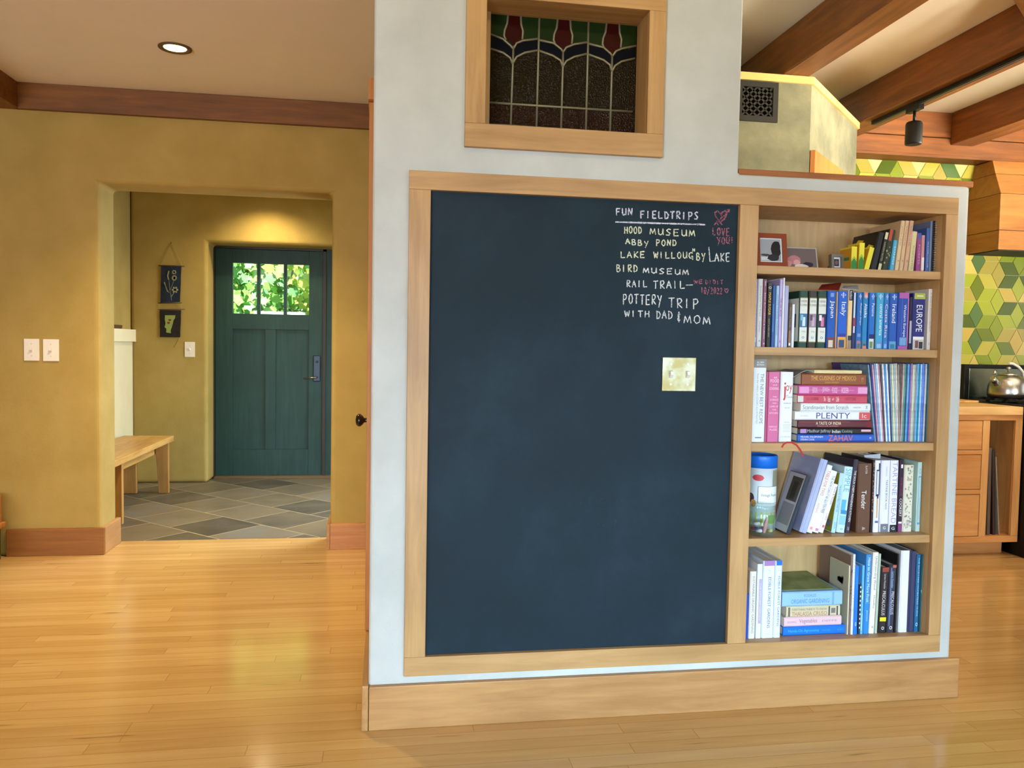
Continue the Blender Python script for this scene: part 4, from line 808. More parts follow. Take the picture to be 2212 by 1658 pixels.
def book(root_name, label, loc, t, h, depth, col, rot=0.0, lie=False, bands=(), texts=(), hard=False, pages=PAGE, group=None, cat='book', pivot='L', dots=None, mat=None):
    # local frame: spine in the plane y=0 facing -y, height along +z, thickness along +x
    r = thing(root_name, label, cat, loc, group)
    if lie: r.rotation_euler = (0, math.radians(-90), 0)
    elif rot: r.rotation_euler = (0, rot, 0)
    sx = -t if pivot == 'R' else 0
    ct = min(.0024 if hard else .0007, t*.2); rd = min(t*.16, .004); ov = .003 if hard else .0003
    out = [(sx+rd, 0), (sx+t-rd, 0), (sx+t, rd), (sx+t, depth), (sx+t-ct, depth), (sx+t-ct, rd+ct), (sx+ct, rd+ct), (sx+ct, depth), (sx, depth), (sx, rd)]
    mb = MB().m(mat or flat(col, .42)); mb.prism(out, 0, h, 'Z'); mb.obj('cover', r, local=True)
    MB().m(pages).box(sx+ct+.0001, sx+t-ct-.0001, rd+ct+.0005, depth-ov, ov, h-ov).obj('pages', r, local=True)
    if bands or texts or dots:
        mb = MB(); y = -.0003; n = 0
        for b in bands:
            z0, z1, c = b[:3]; xa, xb = (b[3], b[4]) if len(b) > 4 else (0, 1)
            x0 = sx+rd*.6+(t-rd*1.2)*xa; x1 = sx+rd*.6+(t-rd*1.2)*xb
            mb.m(c if not isinstance(c, tuple) else flat(c, .42)); n += 1; yy = y-.00012*n
            mb.face([(x0, yy, h*(1-z1)), (x1, yy, h*(1-z1)), (x1, yy, h*(1-z0)), (x0, yy, h*(1-z0))])
        yy = y-.00012*(n+2)
        for tx in texts:
            s, c, z0, z1, xa, xb = tx[:6]; vert = not (len(tx) > 6 and tx[6])
            put_text(mb, s, c, sx+t*xa, sx+t*xb, h*(1-z1), h*(1-z0), yy, vert)
        if dots:
            c, z0, z1, n_ = dots; mb.m(flat(c, .5)); rr = random.Random(int(t*1e5))
            for _ in range(n_):
                q = min(rr.uniform(.0015, .004), t*.3); cx = sx+q+(t-2*q)*rr.uniform(.05, .95); cz = h*(1-rr.uniform(z0, z1))
                mb.face([(cx-q, yy, cz), (cx, yy, cz-q*1.3), (cx+q, yy, cz), (cx, yy, cz+q*1.3)])
        mb.obj('spine_print', r, local=True)
    return r
def std(k, xl, xr, top, col, label, dx=0, depth=.165, Y=None, topx=None, **kw):
    # a book standing on shelf k between the pixel columns xl and xr at its foot, its head at pixel row top
    Y = YS[k] if Y is None else Y; z = SZ[k]
    a, b = base_x(xl, Y, z), base_x(xr, Y, z)
    if topx is None:
        zt = PY((xl+xr)/2, top, Y).z
        tg, t = 0.0, max(.003, b-a-.0006); ztop = zt-z
    else:
        p = PY(topx, top, Y)                  # head of the left edge
        tg = (p.x-a)/(p.z-z); t = max(.003, (b-a)*math.cos(math.atan(tg))-.0006); ztop = p.z-z
    return place(k, kw.pop('name', 'book'), label, a, t, tg, ztop, depth, col, Y, group=GRP[k], **kw)
PREV = {}
def place(k, name, label, a, t, tg, ztop, depth, col, Y, **kw):
    # a: foot of the left edge, tg: lean to the right per unit height; kept clear of the neighbour already standing there
    z = SZ[k]; pv = PREV.get(k); depth = min(depth, BD-.004-Y)
    if pv:
        a = max(a, pv[0]+.0002); zz = min(ztop, pv[2])
        d = pv[0]+pv[1]*zz+.0003-(a+tg*zz)
        if d > 0 and tg == 0: a += d
        elif d > 0: tg += d/zz
    lim = BI1-.0022
    if a+t+max(0, tg)*ztop > lim: t = max(.002, lim-a-max(0, tg)*ztop)
    if abs(tg) < .004: tg = 0.0
    ang = math.atan(tg); w_ = t/math.cos(ang)
    h = ztop/math.cos(ang) if tg <= 0 else (ztop-t*math.sin(ang))/math.cos(ang)
    PREV[k] = (a+w_, tg, ztop)
    if tg > 0: return book(name, label, (a+w_, Y, z+.0003), t, h, depth, col, rot=ang, pivot='R', **kw)
    return book(name, label, (a, Y, z+.0003), t, h-(t*math.sin(-ang) if tg < 0 else 0), depth, col, rot=ang, pivot='L', **kw)
GRP = {1: 'books on the top shelf', 2: 'books on the second shelf', 3: 'books on the third shelf', 4: 'books on the fourth shelf', 5: 'books on the bottom shelf'}
NAVY, BLUE, MID = (34, 44, 110), (24, 84, 170), (30, 110, 190)
# ---- top shelf
def photo_frame(name, label, px, Y, tilt, fr, matw, pic, border=.12, deep=.012):
    bl, br_, tl_ = px; a = base_x(bl[0], Y, SZ[1]); b = base_x(br_[0], Y, SZ[1]); h = PY(tl_[0], tl_[1], Y).z-SZ[1]; w_ = b-a
    t = thing(name, label, 'photo frame', ((a+b)/2, Y, SZ[1]+.0005), 'framed pictures on the top shelf'); t.rotation_euler = (math.radians(-tilt), 0, 0); t.location.z += deep*math.sin(math.radians(tilt)); ez = (.05)*math.tan(math.radians(tilt))+.001
    e = w_*border
    mb = MB().m(fr).box(-w_/2, w_/2, 0, deep, 0, e); mb.box(-w_/2, w_/2, 0, deep, h-e, h); mb.box(-w_/2, -w_/2+e, 0, deep, e, h-e); mb.box(w_/2-e, w_/2, 0, deep, e, h-e); mb.obj('frame', t, local=True)
    mb = MB()
    pic(mb, -w_/2+e, w_/2-e, e, h-e, deep*.5); mb.obj('picture', t, local=True)
    MB().m(M_BLACKM).box(-w_/2+e*.5, w_/2-e*.5, deep*.55+.001, deep, e*.5, h-e*.5).obj('backing', t, local=True)
    MB().m(M_BLACKM).hexa([(-.012, deep+.035, ez), (.012, deep+.035, ez), (.012, deep+.038, ez), (-.012, deep+.038, ez), (-.012, deep, h*.7), (.012, deep, h*.7), (.012, deep+.003, h*.7), (-.012, deep+.003, h*.7)]).obj('easel_leg', t, local=True)
    return t
def quadf(mb, c, x0, x1, z0, z1, y): mb.m(flat(c, .35)); mb.face([(x0, y, z0), (x1, y, z0), (x1, y, z1), (x0, y, z1)])
def blob(mb, c, cx, cz, rx, rz, y, n=14, j=.15):
    mb.m(flat(c, .35)); mb.face([(cx+rx*math.cos(6.283*i/n)*(1+random.uniform(-j, j)), y, cz+rz*math.sin(6.283*i/n)*(1+random.uniform(-j, j))) for i in range(n)])
def pic_bw(mb, x0, x1, z0, z1, y):
    w_, h = x1-x0, z1-z0; quadf(mb, (214, 216, 216), x0, x1, z0, z1, y)
    quadf(mb, (150, 154, 156), x0+.04*w_, x1-.06*w_, z0+.05*h, z1-.04*h, y-.0003); blob(mb, (28, 28, 28), x0+.72*w_, z0+.55*h, .22*w_, .36*h, y-.0006); blob(mb, (40, 40, 40), x0+.6*w_, z0+.2*h, .28*w_, .13*h, y-.0009); blob(mb, (60, 62, 60), x0+.25*w_, z0+.3*h, .2*w_, .05*h, y-.0009); quadf(mb, (196, 198, 198), x0+.06*w_, x0+.45*w_, z0+.08*h, z0+.22*h, y-.0007)
def pic_baby(mb, x0, x1, z0, z1, y):
    w_, h = x1-x0, z1-z0; quadf(mb, (112, 96, 92), x0, x1, z0, z1, y)
    blob(mb, (186, 120, 124), x0+.28*w_, z0+.42*h, .2*w_, .24*h, y-.0003); blob(mb, (214, 156, 144), x0+.36*w_, z0+.3*h, .11*w_, .14*h, y-.0006); blob(mb, (212, 200, 180), x0+.5*w_, z0+.13*h, .22*w_, .11*h, y-.0008); blob(mb, (40, 36, 60), x0+.72*w_, z0+.22*h, .17*w_, .13*h, y-.0005); blob(mb, (206, 142, 134), x0+.1*w_, z0+.24*h, .1*w_, .15*h, y-.0006)
def pic_small(mb, x0, x1, z0, z1, y):
    w_, h = x1-x0, z1-z0; quadf(mb, (220, 220, 216), x0, x1, z0, z1, y); quadf(mb, (50, 44, 60), x0+.16*w_, x1-.16*w_, z0+.16*h, z1-.16*h, y-.0003); blob(mb, (120, 90, 96), x0+.5*w_, z0+.5*h, .2*w_, .22*h, y-.0006)
photo_frame('photo_frame', 'reddish wooden frame with a black and white photo on the top shelf', ((1634, 573), (1702, 574), (1634, 501)), .035, 9, flat((132, 60, 26), .4), None, pic_bw, .14)
photo_frame('photo_frame', 'thin clip frame with a color photo of children behind the reddish frame', ((1697, 575), (1768, 576), (1697, 531)), .09, 14, flat((176, 172, 160), .3), None, pic_baby, .03, .006)
photo_frame('photo_frame', 'tiny dark picture frame on the top shelf beside the yellow crayon boxes', ((1797, 577), (1824, 577), (1797, 549)), .075, 6, flat((120, 112, 96), .4), None, pic_small, .2, .02)
def crayon_box(label, xl, xr, topx, top, chev):
    Y = .035; z = SZ[1]; a, b = base_x(xl, Y, z), base_x(xr, Y, z); p = PY(topx, top, Y); ang = max(0, math.atan2(p.x-a, p.z-z)); hgt = math.hypot(p.x-a, p.z-z); t = (b-a)*math.cos(ang)-.0008
    r = thing('crayon_box', label, 'crayon box', (b-.0003, Y, z+.0003), 'crayon boxes on the top shelf'); r.rotation_euler = (0, ang, 0)
    mb = MB().m(flat((226, 214, 50), .45)).box(-t, 0, 0, .07, 0, hgt*.98); mb.obj('carton', r, local=True)
    mb = MB(); mb.m(flat((206, 148, 30), .45)); mb.face([(-t-.0004, .002, .002), (-t-.0004, .069, .002), (-t-.0004, .069, hgt*.9), (-t-.0004, .002, hgt*.9)])
    mb.m(flat((60, 120, 60), .45)); mb.face([(-t-.0008, .012, hgt*.42), (-t-.0008, .06, hgt*.42), (-t-.0008, .06, hgt*.55), (-t-.0008, .012, hgt*.55)])
    if chev:
        y = -.0004; mb.m(flat((44, 124, 44), .45)); mb.face([(-t, y, .001), (0, y, .001), (0, y, hgt*.34), (-t/2, y, hgt*.5), (-t, y, hgt*.34)]); mb.m(flat((140, 180, 50), .45)); mb.face([(-t, y-.0002, hgt*.36), (-t/2, y-.0002, hgt*.52), (0, y-.0002, hgt*.36), (0, y-.0002, hgt*.42), (-t/2, y-.0002, hgt*.58), (-t, y-.0002, hgt*.42)])
    mb.obj('printed_panel', r, local=True)
    MB().m(flat((214, 176, 50), .5)).hexa([(-t+.0005, .02, hgt*.982), (-.0005, .02, hgt*.982), (-.0005, .022, hgt*.982), (-t+.0005, .022, hgt*.982), (-t-.004, .002, hgt*1.06), (-.003, .002, hgt*1.06), (-.003, .004, hgt*1.06), (-t-.004, .004, hgt*1.06)]).obj('open_flap', r, local=True)
crayon_box('yellow crayon box with green chevron, nearest the small picture frame', 1838, 1850, 1838, 531, 1)
crayon_box('yellow crayon box with green chevron, leaning between the two other boxes', 1853.5, 1865, 1857, 523, 1)
crayon_box('plain yellow crayon box leaning against the black book on the top shelf', 1866, 1876.5, 1879, 534, 0)
std(1, 1880, 1894, 500, (20, 18, 18), 'broad black book leaning beside the yellow crayon boxes', topx=1899, depth=.15)
std(1, 1895, 1903, 501, (26, 24, 22), 'slim black book with cream tips leaning on the top shelf', topx=1913, bands=[(0, .18, (206, 200, 160)), (.82, 1, (200, 194, 150))], texts=[('GARDEN NOTES', (170, 164, 130), .25, .75, .25, .75)])
std(1, 1904, 1918, 494, (34, 44, 24), 'dark green book with a red tip leaning on the top shelf', topx=1921, bands=[(0, .28, (176, 66, 44), 0, .6)], dots=((150, 150, 90), .4, .95, 8))
std(1, 1922.5, 1931, 518, (74, 164, 200), 'small light blue book leaning before the beige trio, top shelf', topx=1930, texts=[('SONGS', (210, 232, 240), .2, .8, .3, .7)])
for i, (a, b, tx) in enumerate(((1933, 1941.5, 1948), (1942.5, 1951, 1957), (1952, 1960.5, 1967))):
    std(1, a, b, 476, [(212, 184, 142), (206, 172, 134), (204, 162, 130)][i], ['first of three tall beige books leaning together on the top shelf', 'middle one of three tall beige books leaning on the top shelf', 'last of three tall beige books, beside the cream one, top shelf'][i], topx=tx, depth=.18, texts=[('VOLUME', (150, 120, 84), .1, .5, .3, .6), ('o', (90, 60, 40), .78, .81, .3, .7)])
std(1, 1963, 1974, 499, (214, 202, 150), 'cream colored book leaning after the three beige books', topx=1972, texts=[('FIELD GUIDE TO THE WOODS', (120, 120, 70), .35, .95, .3, .65)])
std(1, 1979, 1988, 503, (150, 70, 130), 'purple pink book with blue tip near the top shelf end', bands=[(0, .15, (70, 90, 160))], texts=[('POEMS', (200, 150, 180), .3, .8, .3, .7)])
std(1, 1989, 1996, 508, (196, 140, 140), 'thin pink and white book beside the purple pink one', bands=[(.6, .95, (232, 220, 214))])
std(1, 1999, 2006, 492, (58, 92, 160), 'thin blue book between the pink book and the black notebook', texts=[('WATERCOLOR', (170, 190, 220), .3, .9, .3, .7)])
std(1, 2006.5, 2011.5, 477, (116, 130, 160), 'tall thin grey blue book against the black spiral notebook', depth=.19)
sb = std(1, 2012, 2023, 477, (16, 15, 15), 'black spiral bound notebook at the end of the top shelf', name='notebook', cat='notebook')
mb = MB().m(flat((200, 200, 200), .3, .8)); cx0 = base_x(2013.5, .03, SZ[1])-sb.location.x
for k in range(22): mb.tube([(cx0+.003+.003*math.cos(a_), -.003+.006*math.sin(a_), .006+k*.0078) for a_ in [q*.7 for q in range(9)]], .0011, 5)
mb.obj('spiral_binding', sb, local=True)
# ---- second shelf
S = lambda *a, **k: std(2, *a, **k)
S(1625, 1633, 602, (176, 168, 220), 'lilac paperback first in the second shelf row', texts=[('THE VEGETABLE GARDENER', (226, 224, 248), .05, .85, .25, .7)], bands=[(.86, .93, (232, 234, 244))])
S(1634, 1645, 602, (206, 206, 198), 'light grey paperback between the lilac and mauve ones', texts=[('Growing Food Year Round', (70, 70, 70), .1, .55, .35, .65), ('COLEMAN', (120, 120, 120), .62, .78, .35, .6), ('o', (50, 50, 50), .9, .925, .35, .7)])
S(1646, 1653, 603, (132, 84, 104), 'mauve book next to the black book with yellow lettering', texts=[('ROOT', WHITE, .03, .1, .3, .7), ('BASIC BUTCHERING & CURING', (214, 190, 200), .2, .88, .25, .7), ('o', WHITE, .94, .96, .3, .75)])
S(1655, 1664.5, 611, (34, 34, 26), 'black book with yellow title and white dot, second shelf', bands=[(0, .12, (60, 58, 30))], texts=[('MAPLE SUGAR', (230, 182, 56), .15, .5, .2, .8), ('O', WHITE, .055, .09, .15, .85), ('KNOTT & LINDA HERBST', (170, 160, 130), .56, .85, .3, .6)])
S(1666, 1672.5, 617, (44, 84, 150), 'narrow blue book leaning behind the black and yellow one', bands=[(.3, .75, (70, 120, 180), 0, .5)])
S(1674, 1680, 617, (160, 198, 226), 'narrow pale blue book on the second shelf', texts=[('HOME CHEESE MAKING', (90, 130, 180), .15, .8, .25, .7)])
S(1681, 1687, 603, (190, 172, 220), 'lilac book with dark title before the tall white one', texts=[('TAR HEEL BOOK', (50, 40, 90), .28, .55, .2, .75), ('o', (60, 40, 90), .9, .93, .3, .7)])
S(1688, 1691.5, 600, (236, 238, 244), 'tall thin white book with lilac book on one side', depth=.19)
S(1692, 1701, 617, (168, 172, 206), 'plain pale violet book on the second shelf')
S(1702, 1708, 654, (84, 68, 50), 'small brown booklet on the second shelf', depth=.11, texts=[('Natural Foods', (170, 150, 110), .1, .55, .25, .7)], bands=[(.62, .9, (150, 110, 80)), (.9, .96, WHITE, .1, .9)])
S(1709.5, 1715, 657, (226, 232, 240), 'small thin white booklet beside the green capped volumes', depth=.10)
GRN = (30, 66, 50); CRM = (222, 226, 216)
def herb(xl, xr, top, cap, pic, label, **kw):
    return S(xl, xr, top, cap, label, depth=.17, hard=True, bands=[(.13, .89, CRM), (.115, .13, (150, 140, 70)), (.89, .905, (150, 140, 70)), (.40, .64, pic[0]), (.46, .62, pic[1], .35, .75), (.42, .52, pic[2], .1, .45)], texts=[('HERBS', (120, 118, 104), .16, .2, .15, .85, 1), ('FLOWERS', (120, 118, 104), .23, .27, .1, .9, 1), ('VOL', (130, 128, 120), .70, .73, .3, .8, 1), ('o', (110, 110, 100), .8, .84, .35, .65, 1)], **kw)
t_ = herb(1724, 1743, 628, GRN, ((60, 110, 150), (210, 226, 232), (120, 180, 210)), 'green capped white volume with blue flower picture')
mb = MB().m(flat(CRM, .45)); h_ = t_.children[0].dimensions.z if False else PY(1733, 628, .03).z-SZ[2]
mb.face([(-.0004, .004, h_*.11), (-.0004, .168, h_*.11), (-.0004, .168, h_*.87), (-.0004, .004, h_*.87)]); mb.m(flat((40, 50, 84), .4)); mb.face([(-.0006, .02, h_*.36), (-.0006, .15, h_*.36), (-.0006, .15, h_*.6), (-.0006, .02, h_*.6)]); mb.obj('cover_print', t_, local=True)
herb(1744.5, 1762.5, 628.5, (56, 44, 34), ((150, 130, 150), (196, 170, 190), (90, 70, 90)), 'brown capped white volume with violet grey picture')
herb(1764, 1783, 629, GRN, ((40, 44, 70), (214, 120, 160), (230, 226, 230)), 'green capped white volume with pink flower picture')
def guide(xl, xr, top, col, title, label, ts=(.2, .55), tc=WHITE, logo=True, pic=((200, 150, 60), (60, 70, 90)), extra=(), w_=(.22, .82), pz=.86, **kw):
    b = [(.0, pz, col), (pz, 1, pic[0]), (pz+.05, .985, pic[1], .15, .8)] + list(extra)
    tx = [(title, tc, ts[0], ts[1], w_[0], w_[1])]
    if logo: tx += [('O', (206, 214, 236), .045, .085, .25, .8), ('-', (206, 214, 236), .02, .12, .46, .56)]
    return S(xl, xr, top, col, label, bands=b, texts=tx, depth=.13, **kw)
guide(1785, 1803, 628, (20, 84, 176), 'Japan', 'blue travel guide reading Japan on the second shelf', (.17, .47), pic=((130, 52, 40), (214, 206, 180)), logo=False, extra=[(.035, .105, (120, 150, 210), .25, .75)], pz=.81)
S(1803.7, 1806.5, 630, (206, 164, 110), 'very thin tan booklet between two blue travel guides', depth=.13)
guide(1807, 1828, 628.5, (26, 92, 200), 'Italy', 'blue travel guide reading Italy with orange picture at its foot', (.19, .43), pic=((226, 168, 66), (50, 66, 110)), extra=[(.74, .8, (60, 50, 140), .1, .9)], pz=.8)
S(1829.5, 1839, 626, (238, 206, 148), 'cream guide with black top label on the second shelf', bands=[(0, .18, (18, 28, 44)), (.78, .86, (30, 44, 74)), (.86, 1, (160, 130, 104))], texts=[('Insiders', WHITE, .02, .16, .25, .75)], depth=.13)
S(1840, 1847, 632, (40, 50, 100), 'navy and white narrow guide beside the cream guide', bands=[(0, .45, (196, 216, 236), 0, .7), (.45, .6, (150, 60, 80)), (.6, .72, (214, 220, 236), .1, .7)], depth=.12)
guide(1848.5, 1860, 632, (30, 104, 180), 'Washington Oregon', 'blue guide with a two line title and coast picture', (.18, .58), pic=((170, 120, 130), (60, 110, 110)), extra=[(.73, .79, (110, 150, 210), .1, .9)], w_=(.5, .85))
guide(1861.5, 1872, 631, (30, 130, 190), 'Alaska', 'blue guide with coral top band reading Alaska', (.2, .45), pic=((70, 130, 150), (40, 90, 110)), extra=[(0, .1, (226, 130, 100)), (.95, 1, (220, 130, 100))])
guide(1875, 1888, 632, (30, 110, 196), 'Panama', 'blue guide reading Panama beside the coral topped guide', (.19, .42), pic=((210, 216, 206), (110, 140, 90)), extra=[(.74, .82, (20, 30, 100))], w_=(.4, .8), pz=.82)
S(1872.8, 1874.4, 640, (44, 60, 60), 'dark sliver of a booklet between two blue guides', depth=.12)
guide(1889.5, 1906, 632, (60, 164, 206), 'central america', 'sky blue guide with a long lower case white title', (.2, .76), pic=((90, 150, 200), (150, 190, 220)), w_=(.45, .85))
guide(1907, 1917, 632.5, (40, 120, 190), 'Costa Rica', 'blue guide with pinkish white title on the second shelf', (.2, .8), tc=(246, 208, 212), pic=((60, 130, 200), (130, 180, 220)), w_=(.2, .75))
guide(1918.5, 1936, 633, (26, 88, 176), 'Ireland', 'blue guide reading Ireland beside a thick purple topped one', (.2, .53), pic=((90, 160, 200), (50, 120, 150)), w_=(.3, .8))
S(1937.5, 1961, 632, (34, 74, 166), 'thick blue guide with purple pink top and bottom bands', bands=[(0, .1, (176, 90, 160)), (.94, 1, (180, 90, 160)), (.79, .93, (110, 160, 206), .15, .85), (.1, .8, (70, 110, 190), .28, .34), (.1, .94, (206, 120, 170), .9, 1)], texts=[('Western Europe', WHITE, .21, .78, .42, .72)], depth=.13)
S(1962, 1968, 642, (26, 26, 54), 'dark narrow book with pale lower half before the Europe guide', bands=[(.45, .88, (170, 172, 186))], depth=.13)
S(1969.5, 1996, 633, (36, 36, 112), 'thick navy guide reading EUROPE with an olive top band', bands=[(0, .105, (170, 176, 76)), (.77, .82, (232, 232, 230)), (.82, 1, (196, 190, 180)), (.84, .97, (120, 70, 66), .2, .5), (.86, .98, (50, 44, 40), .55, .9)], texts=[('EUROPE', WHITE, .21, .68, .25, .75), ('-', (222, 226, 190), .04, .06, .25, .75, 1)], depth=.15)
S(2002, 2012, 624, (232, 226, 216), 'thin white book standing alone at the second shelf end', texts=[('A Guide to Northern Gardens', (140, 134, 124), .06, .7, .45, .75), ('o', (170, 150, 190), .88, .92, .35, .7)], depth=.13)
def loose(name, label, cat, pts, Y, mat, grp=None):   # thin sheet lying or leaning, from pixel corners (x, y, depth)
    V = [PY(p[0], p[1], p[2]) for p in pts]; n_ = (V[1]-V[0]).cross(V[3]-V[0]).normalized()*.0016
    mb = MB().m(mat); mb.hexa([v for v in V]+[v+n_ for v in V]); o = mb.obj(name); return tag(o, label, cat, grp)
loose('paper_folder', 'red paper flag lying on top of the blue travel guides', 'folder', [(1767, 626, .05), (1812, 627, .05), (1818, 611, .13), (1775, 615, .13)], 0, flat((150, 44, 20), .6))
loose('paper_sheet', 'white paper sheet lying behind the red flag on travel guides', 'paper', [(1818.5, 624, .06), (1855, 627, .06), (1853, 617, .12), (1822, 618, .12)], 0, flat((200, 196, 190), .8))
# ---- third shelf
T = lambda *a, **k: std(3, *a, **k)
T(1618, 1652, 776, (222, 228, 230), 'tall thick white cookbook with grey top label, third shelf', bands=[(0, .1, (136, 134, 128), .1, 1), (.94, .955, (120, 130, 150), .35, .8)], texts=[('ALL NEW', WHITE, .025, .045, .35, .8, 1), ('EDITION', WHITE, .055, .075, .35, .8, 1), ('THE NEW BEST RECIPE', (112, 120, 124), .17, .78, .6, .82), ('from the editors of COOKS ILLUSTRATED', (140, 146, 150), .17, .78, .38, .5)], depth=.2, hard=True)
T(1653, 1681.5, 803, (206, 104, 148), 'thick pink hardback between two white cookbooks', bands=[(0, 1, (150, 40, 80), 0, .1)], texts=[('on', (244, 214, 226), .07, .095, .5, .75, 1), ('FOOD', (244, 214, 226), .105, .15, .25, .9, 1), ('and', (244, 214, 226), .175, .195, .45, .75, 1), ('COOKING', (244, 214, 226), .22, .255, .2, .9, 1), ('THE', (240, 200, 216), .345, .365, .45, .75, 1), ('SCIENCE', (240, 200, 216), .385, .41, .25, .9, 1), ('AND', (240, 200, 216), .435, .455, .45, .75, 1), ('LORE OF', (240, 200, 216), .48, .505, .25, .9, 1), ('THE', (240, 200, 216), .53, .55, .45, .75, 1), ('KITCHEN', (240, 200, 216), .575, .6, .25, .9, 1), ('HAROLD', (240, 200, 216), .77, .795, .25, .85, 1), ('McGEE', (240, 200, 216), .81, .84, .3, .85, 1)], depth=.19, hard=True)
T(1683, 1710.5, 803, (228, 232, 236), 'white cookbook with big red joy lettering, third shelf', texts=[('j', (200, 50, 44), .15, .41, .18, .4, 1), ('oy', (200, 60, 50), .19, .31, .4, .9, 1), ('of', (90, 120, 170), .325, .345, .4, .6, 1), ('COOKING', (90, 120, 170), .35, .37, .4, .98, 1), ('ROMBAUER', (120, 130, 150), .44, .455, .25, .85, 1), ('BECKER', (120, 130, 150), .505, .52, .35, .75, 1), ('SIMON', (150, 160, 180), .71, .73, .35, .75, 1), ('SCRIBNER', (140, 150, 170), .92, .935, .1, .9, 1)]+[('-', (150, 160, 180), .75+.02*q, .753+.02*q, .25, .85, 1) for q in range(6)], depth=.19, hard=True)
# lying stack, from the shelf upwards: (left px, right px, top y px, colour ...)
def stack(k, Y, xm, rows, grp):
    z = SZ[k]+.0003
    for (xl, xr, yt, col, label, kw) in rows:
        zt = PY(xm, yt, Y).z; a = PY(xl, yt, Y).x; b = PY(xr, yt, Y).x
        book('book', label, (b, Y, z), zt-z-.0006, b-a, kw.pop('depth', .19), col, lie=True, group=grp, **kw); z = zt
    return z
RED = (206, 70, 60)
stack(3, .03, 1800, [
 (1723, 1888, 937.5, (44, 92, 186), 'blue hardback with red orange lettering, lowest of the cookbook stack', dict(hard=True, texts=[('MICHAEL SOLOMONOV', WHITE, .04, .33, .55, .8), ('STEVEN COOK', WHITE, .04, .22, .18, .43), ('ZAHAV', (232, 104, 84), .40, .72, .08, .92), ('o', WHITE, .94, .965, .4, .65)], bands=[])),
 (1724, 1886, 924, (28, 24, 24), 'black cookbook second from the bottom of the cookbook stack', dict(texts=[('Madhur Jaffrey', (170, 172, 176), .12, .43, .15, .8), ('Indian', WHITE, .45, .56, .2, .75), ('Cooking', (150, 170, 150), .58, .72, .15, .75)], bands=[(.03, .11, (170, 130, 190), .1, .95), (.84, .97, (226, 170, 190), .4, .85)])),
 (1724, 1883, 907, (90, 34, 40), 'maroon cookbook lying just under the white PLENTY book', dict(hard=True, texts=[('A TASTE OF INDIA', (240, 224, 190), .24, .58, .42, .82), ('MADHUR JAFFREY', (200, 150, 150), .26, .55, .12, .32)], bands=[(.93, 1, (120, 14, 30)), (.02, .7, (170, 80, 80), .84, .9)])),
 (1717.5, 1880, 888, (230, 232, 238), 'white cookbook reading PLENTY with a red end in the stack', dict(texts=[('PLENTY', (50, 60, 130), .28, .73, .18, .85), ('OTTOLENGHI', (150, 160, 180), .07, .17, .42, .55), ('lc', (236, 214, 214), .89, .95, .25, .75)], bands=[(.85, 1, (206, 84, 84))])),
 (1730, 1880.5, 870.5, (226, 232, 232), 'white cookbook with thin grey title lying above PLENTY', dict(texts=[('Scandinavian from Scratch', (96, 106, 112), .03, .68, .25, .75), ('WEINSTEIN', (130, 136, 140), .75, .86, .4, .58), ('x', (110, 120, 150), .93, .96, .3, .75)])),
 (1723.5, 1873.5, 852.5, (196, 74, 96), 'rose red cookbook in the middle of the cookbook stack', dict(bands=[(0, .08, (206, 206, 200), .05, .95)], texts=[('The', WHITE, .37, .395, .25, .8), ('Rules', WHITE, .43, .465, .15, .85), ('of', WHITE, .49, .515, .35, .65), ('Life', WHITE, .55, .59, .2, .8), ('LA CUISINE', (150, 44, 64), .13, .30, .35, .7), ('HISTOIRE', (150, 44, 64), .68, .84, .35, .75)])),
 (1725.5, 1874, 832, (198, 88, 150), 'bright magenta cookbook with floral ends in the stack', dict(hard=True, bands=[(.01, .15, (222, 150, 196), .1, .9), (.86, 1, (226, 160, 200), .1, .9), (.15, .8, (226, 170, 206), .48, .52)], texts=[('BOOK', (240, 206, 226), .2, .27, .2, .8), ('JEWISH', (240, 206, 226), .34, .44, .2, .8), ('FOOD', (240, 206, 226), .48, .56, .2, .8), ('RODEN', (240, 206, 226), .62, .72, .2, .8)])),
 (1732.5, 1871.5, 806.5, (142, 80, 38), 'brown cookbook with gold lettering, topmost hardback of the stack', dict(hard=True, texts=[('THE CUISINES OF MEXICO', (226, 178, 90), .14, .84, .45, .8), ('DIANA KENNEDY', (206, 160, 100), .36, .58, .18, .32), ('YY', (206, 170, 110), .92, .96, .3, .7)], bands=[(.14, .84, (200, 150, 70), .38, .4)])),
 (1759, 1862, 798.5, (222, 206, 150), 'thin cream booklet lying on the brown cookbook', dict(depth=.15)),
], 'stacked cookbooks on the third shelf')
# floppy grey magazine draped over the stack end
Z8 = PY(1800, 806.5, .03).z
mb = MB().m(flat((150, 150, 150), .5))
prof = [(1712, 818), (1722, 812), (1732, 806), (1742, 802.5), (1750, 803.5), (1757, 805.5)]
pp = [PY(px, py, .035) for px, py in prof]
lo = [(p.x, p.z+.003) for p in pp]; up_ = [(p.x, p.z+.0052) for p in pp]
mb.prism(lo+up_[::-1], .035, .19, 'Y'); o = mb.obj('magazine'); tag(o, 'limp grey magazine drooping over the end of the cookbook stack', 'magazine')
loose('folder', 'dark purple folder standing behind the cookbook stack', 'folder', [(1799, 800, .2), (1868, 800, .2), (1868, 784, .205), (1796, 782, .205)], 0, flat((60, 26, 66), .5))
